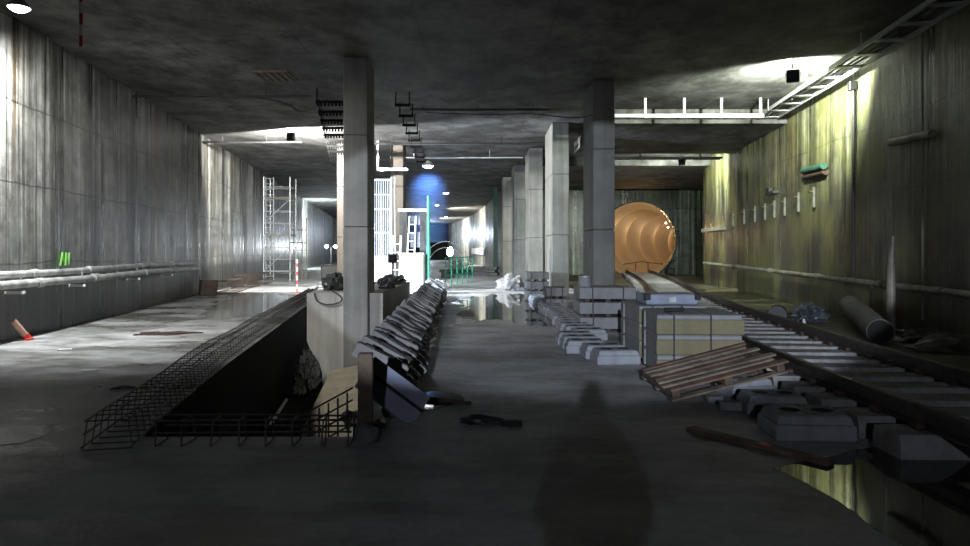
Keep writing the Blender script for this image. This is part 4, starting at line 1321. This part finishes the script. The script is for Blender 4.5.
# work light that hides behind the pit column and lights the cabinet
floodlight((-2.72, 20.6, 1.35), (0.40, 1.0), 0.26, 'black work light on the footing facing the white cabinet', 3600, BLUE, 150, 0.3, stand=0.70, hang=False, up=-0.12)

def pendant(px, py, z, r, label, energy, color, cone=150, mat='lamp_w', aim=(0, 0, -1), blend=0.35):
    Y = (z - CAM_Z) * F / (250 - py)
    loc = Vector((P3(px, Y), Y, z))
    t = thing('pendant_lamp', label, 'lamp', loc, 0, 'pendant lamps')
    MB().lathe([(0.04, r * 0.9), (r * 0.5, r * 0.75), (r * 0.92, r * 0.25), (r, 0), (r * 0.96, 0), (r * 0.88, r * 0.24), (r * 0.3, r * 0.5)], 24).build('shade', M['galv'], t, smooth=True)
    MB().lathe([(0.01, -r * 0.42), (r * 0.4, -r * 0.36), (r * 0.72, -r * 0.2), (r * 0.9, 0.0), (r * 0.9, 0.02)], 24).build('diffuser', M[mat], t, smooth=True)
    MB().tube([(0, 0, r * 0.8), (0, 0, CEIL - z)], 0.018, 6).build('stem', M['black'], t)
    add_light('SPOT', 'pendant_beam', loc - Vector((0, 0, r * 0.42 + 0.17)), energy, color, 0.16, aim, cone, blend)
    return t
pendant(19, 8, 5.52, 0.17, 'bright round lamp in the top left corner under the ceiling', 3300, (0.95, 0.97, 0.97), 140, aim=(0.05, 0.75, -1), blend=0.9)
pendant(428, 166, 5.42, 0.27, 'bright round lamp hanging above the white cabinet', 1500, BLUE, 130)
pendant(446, 193, 5.45, 0.22, 'round lamp farther down the middle tunnel, second of the row', 500, BLUE, 150)
pendant(437, 205, 5.45, 0.18, 'faint round lamp in the middle tunnel, third of the row', 250, WHITE, 150)
pendant(446, 217, 5.45, 0.2, 'tiny round lamp at the far end of the middle tunnel', 300, WHITE, 150)
# far lamps, and unseen fill lights added around them
t = thing('work_lamp', 'bright oval work lamp standing far down the middle tunnel', 'lamp', (P3(450, 62), 62.0, 0))
MB().tube([(0, 0, 0), (0, 0, 1.2)], 0.03, 6).build('stand', M['blacksteel'], t)
MB().lump((0, 0, 1.45), (0.3, 0.12, 0.42), 1, 0.02, flat=False).build('head', M['lamp_w'], t, smooth=True)
t = thing('work_lamp', 'small bright twin work lamp far down the left bay', 'lamp', (P3(331, 60), 60.0, 0))
MB().tube([(0, 0, 0), (0, 0, 1.8)], 0.03, 6).build('stand', M['blacksteel'], t)
for sx in (-0.4, 0.4):
    MB().lump((sx, 0, 1.9), (0.16, 0.1, 0.14), 2, 0.02, flat=False).build('head', M['lamp_w'], t, smooth=True)
add_light('SPOT', 'far_left_fill', (P3(331, 60), 56.0, 3.6), 14000, (0.82, 0.95, 1.0), 0.3, (-0.25, 1.0, 0.0), 165, 1.0)  # unseen spot added to brighten the far left bay
add_light('POINT', 'far_left_glow', (P3(331, 60), 59.5, 1.9), 500, (0.9, 0.97, 1.0), 0.2)
add_light('POINT', 'far_end_fill', (-9.0, 104.0, 4.0), 2500, (0.7, 0.82, 1.0), 0.3)  # unseen fill added to lift the dark far end
add_light('SPOT', 'far_middle_fill', (-4.2, 70.0, 4.6), 5000, (1.0, 0.97, 0.86), 0.2, (1.0, 0.35, -0.05), 140, 0.3)  # unseen spot added and aimed to light the curved wall
add_light('SPOT', 'far_bend_fill', (-6.5, 92.0, 4.6), 6000, (1.0, 0.97, 0.86), 0.2, (1.0, 0.3, -0.05), 140, 0.3)  # second unseen spot, added so the curved wall is evenly lit
# lamps inside the bored tunnel
for i, (px, py, l) in enumerate([(666, 223, 'upper of the two white lamp dots inside the orange tunnel'), (668, 227.5, 'lower of the two white lamp dots inside the orange tunnel')]):
    q = at(px, py, 47.6)
    tag(MB().lump((0, 0, 0), (0.05, 0.05, 0.05), i, 0.02, sub=2, flat=False).build('tunnel_lamp', M['lamp_o'], loc=q, smooth=True), l, 'lamp', 'tunnel lamps')
for x, y, z, e in [(PC.x + 0.42 * q_ + 0.004 * q_ * q_ - 1.15, PC.y + q_ * 0.92 + 0.4, 2.75, 75) for q_ in (2.2, 5.8, 9.4, 13.0, 16.6, 20.2)] + [(PC.x + 0.6, PC.y + 0.9, 3.3, 30)]:
    add_light('POINT', 'tunnel_light', (x, y, z), e, (1.0, 0.68, 0.36), 0.1)
# flood far behind the photographer
LB = Vector((-2.15, -14.4, 4.5))
rb_ = add_light('SPOT', 'rear_flood_beam', LB, 24000, (0.78, 0.85, 1.0), 0.10, (0.143, 1.0, -math.tan(R(5.6))), 12, 0.04)
rb_.scale = (2.1, 1.0, 1.0)
add_light('SPOT', 'rear_flood_spill', LB, 1700, (0.80, 0.86, 1.0), 0.10, (0.16, 1.0, -0.22), 48, 0.6)

# haze under the pendant lamp
hz = NT('blue_haze')
hz.t.nodes.remove(hz.b)
vol = hz.n('ShaderNodeVolumeScatter')
sep = hz.n('ShaderNodeSeparateXYZ')
hz.L(hz.coord(), sep.inputs[0])
r2 = hz.math('ADD', hz.math('POWER', sep.outputs['X'], 2.0), hz.math('POWER', sep.outputs['Y'], 2.0))
fall = hz.math('SUBTRACT', 1.0, hz.math('DIVIDE', r2, 1.0), True)
zf = hz.math('SUBTRACT', 1.15, hz.math('DIVIDE', sep.outputs['Z'], 3.2), True)
hz.L(hz.math('MULTIPLY', hz.math('MULTIPLY', fall, zf), 0.26), vol.inputs['Density'])
vol.inputs['Color'].default_value = (0.16, 0.36, 1.0, 1)
vol.inputs['Anisotropy'].default_value = 0.2
outn = [x for x in hz.t.nodes if x.type == 'OUTPUT_MATERIAL'][0]
hz.L(vol.outputs[0], outn.inputs['Volume'])
hzY = (5.42 - CAM_Z) * F / (250 - 166)
hm = MB().lathe([(1.0, 0.0), (1.0, 3.0), (0.8, 3.2)], 20)
tag(hm.build('haze', hz.m, loc=(P3(428, hzY), hzY, 1.95)), 'blue haze glowing under the lamp above the white cabinet', 'haze', kind='stuff')

# ------------------------------------------------------------------ the photographer, whose shadow lies on the floor
def person(loc, rz):
    t = thing('person', 'standing person in dark clothes whose long shadow falls on the middle floor', 'person', loc, rz)
    V = [(0, 0, 0.95), (0, 0, 1.12), (0, 0.01, 1.30), (0, 0.0, 1.45), (0, 0.01, 1.52),
         (0.10, 0, 0.90), (0.12, 0.01, 0.50), (0.13, -0.02, 0.09), (0.14, 0.16, 0.03),
         (-0.10, 0, 0.90), (-0.12, 0.01, 0.50), (-0.13, -0.02, 0.09), (-0.14, 0.16, 0.03),
         (0.18, 0, 1.40), (0.235, 0.02, 1.13), (0.13, 0.22, 1.30),
         (-0.18, 0, 1.40), (-0.235, 0.02, 1.13), (-0.13, 0.22, 1.30)]
    E = [(0, 1), (1, 2), (2, 3), (3, 4), (0, 5), (5, 6), (6, 7), (7, 8), (0, 9), (9, 10), (10, 11), (11, 12), (3, 13), (13, 14), (14, 15), (3, 16), (16, 17), (17, 18)]
    rad = [(.17, .12), (.165, .115), (.18, .125), (.12, .09), (.058, .058), (.105, .105), (.07, .075), (.05, .05), (.045, .035),
           (.105, .105), (.07, .075), (.05, .05), (.045, .035), (.07, .07), (.052, .052), (.042, .042), (.07, .07), (.052, .052), (.042, .042)]
    me = bpy.data.meshes.new('body')
    me.from_pydata(V, E, [])
    o = bpy.data.objects.new('body', me)
    col.objects.link(o)
    o.parent = t
    sk_ = o.modifiers.new('s', 'SKIN')
    for d_, r_ in zip(me.skin_vertices[0].data if me.skin_vertices else [], rad):
        d_.radius = r_
    if not me.skin_vertices:
        bm = bmesh.new(); bm.from_mesh(me)
        lay = bm.verts.layers.skin.verify()
        for v, r_ in zip(bm.verts, rad):
            v[lay].radius = r_
            v[lay].use_root = v.index == 0
        bm.to_mesh(me); bm.free()
    else:
        me.skin_vertices[0].data[0].use_root = True
    o.modifiers.new('u', 'SUBSURF').levels = 2
    o.modifiers['u'].render_levels = 2
    me.materials.append(M['cloth'])
    hd_ = MB().lump((0, 0.02, 1.645), (0.078, 0.098, 0.118), 1, 0.03, flat=False)
    hd_.lump((0, 0.118, 1.635), (0.014, 0.02, 0.025), 2, 0.02, sub=2, flat=False)
    for sx in (-1, 1):
        hd_.lump((sx * 0.08, 0.01, 1.64), (0.012, 0.022, 0.032), 3, 0.02, sub=2, flat=False)
    hd_.build('head', M['skin'], t, smooth=True)
    MB().lump((0, 0.005, 1.675), (0.084, 0.098, 0.100), 5, 0.05, flat=False).build('hair', M['black'], t, smooth=True)
    MB().lathe([(0.22, 0.50), (0.245, 0.52), (0.215, 0.9), (0.195, 1.15), (0.188, 1.33), (0.15, 1.42), (0.07, 1.47)], 20, Matrix.Diagonal((1.08, 0.66, 1, 1))).build('coat', M['cloth'], t, smooth=True)
    for sx in (-1, 1):
        hn = MB().lump((sx * 0.12, 0.26, 1.32), (0.022, 0.045, 0.04), 7, 0.05, sub=2, flat=False)
        for k in range(4):
            hn.tube([(sx * 0.15, 0.28, 1.345 - 0.018 * k), (sx * 0.125, 0.325 - 0.004 * k, 1.35 - 0.018 * k), (sx * 0.085, 0.325 - 0.006 * k, 1.352 - 0.018 * k)], [0.0095, 0.009, 0.007], 6)
        hn.tube([(sx * 0.145, 0.24, 1.34), (sx * 0.12, 0.255, 1.365), (sx * 0.09, 0.28, 1.37)], [0.011, 0.010, 0.008], 6)
        hn.build('hand', M['skin'], t, smooth=True)
    return t
person((-0.06, -0.55, 0), R(-6))

# ------------------------------------------------------------------ camera, world, view
cd = bpy.data.cameras.new('camera')
cam = bpy.data.objects.new('camera', cd)
col.objects.link(cam)
cam.location = (0, 0, CAM_Z)
cam.rotation_euler = (R(90), 0, 0)
cd.sensor_fit = 'HORIZONTAL'
cd.sensor_width = 36.0
cd.lens = 36.0 * F / 970.0
cd.shift_y = -23.0 / 970.0
cd.clip_start = 0.05
cd.clip_end = 300
sc.camera = cam
wd = bpy.data.worlds.new('world')
sc.world = wd
wd.use_nodes = True
wd.node_tree.nodes['Background'].inputs['Color'].default_value = (0.5, 0.55, 0.65, 1)
wd.node_tree.nodes['Background'].inputs['Strength'].default_value = 0.0
sc.view_settings.view_transform = 'Standard'
sc.view_settings.look = 'None'
sc.view_settings.gamma = 1.0
sc.view_settings.exposure = -0.3
sc.view_settings.use_curve_mapping = False
sc.cycles.use_denoising = True
sc.cycles.max_bounces = 6
sc.cycles.sample_clamp_indirect = 4.0
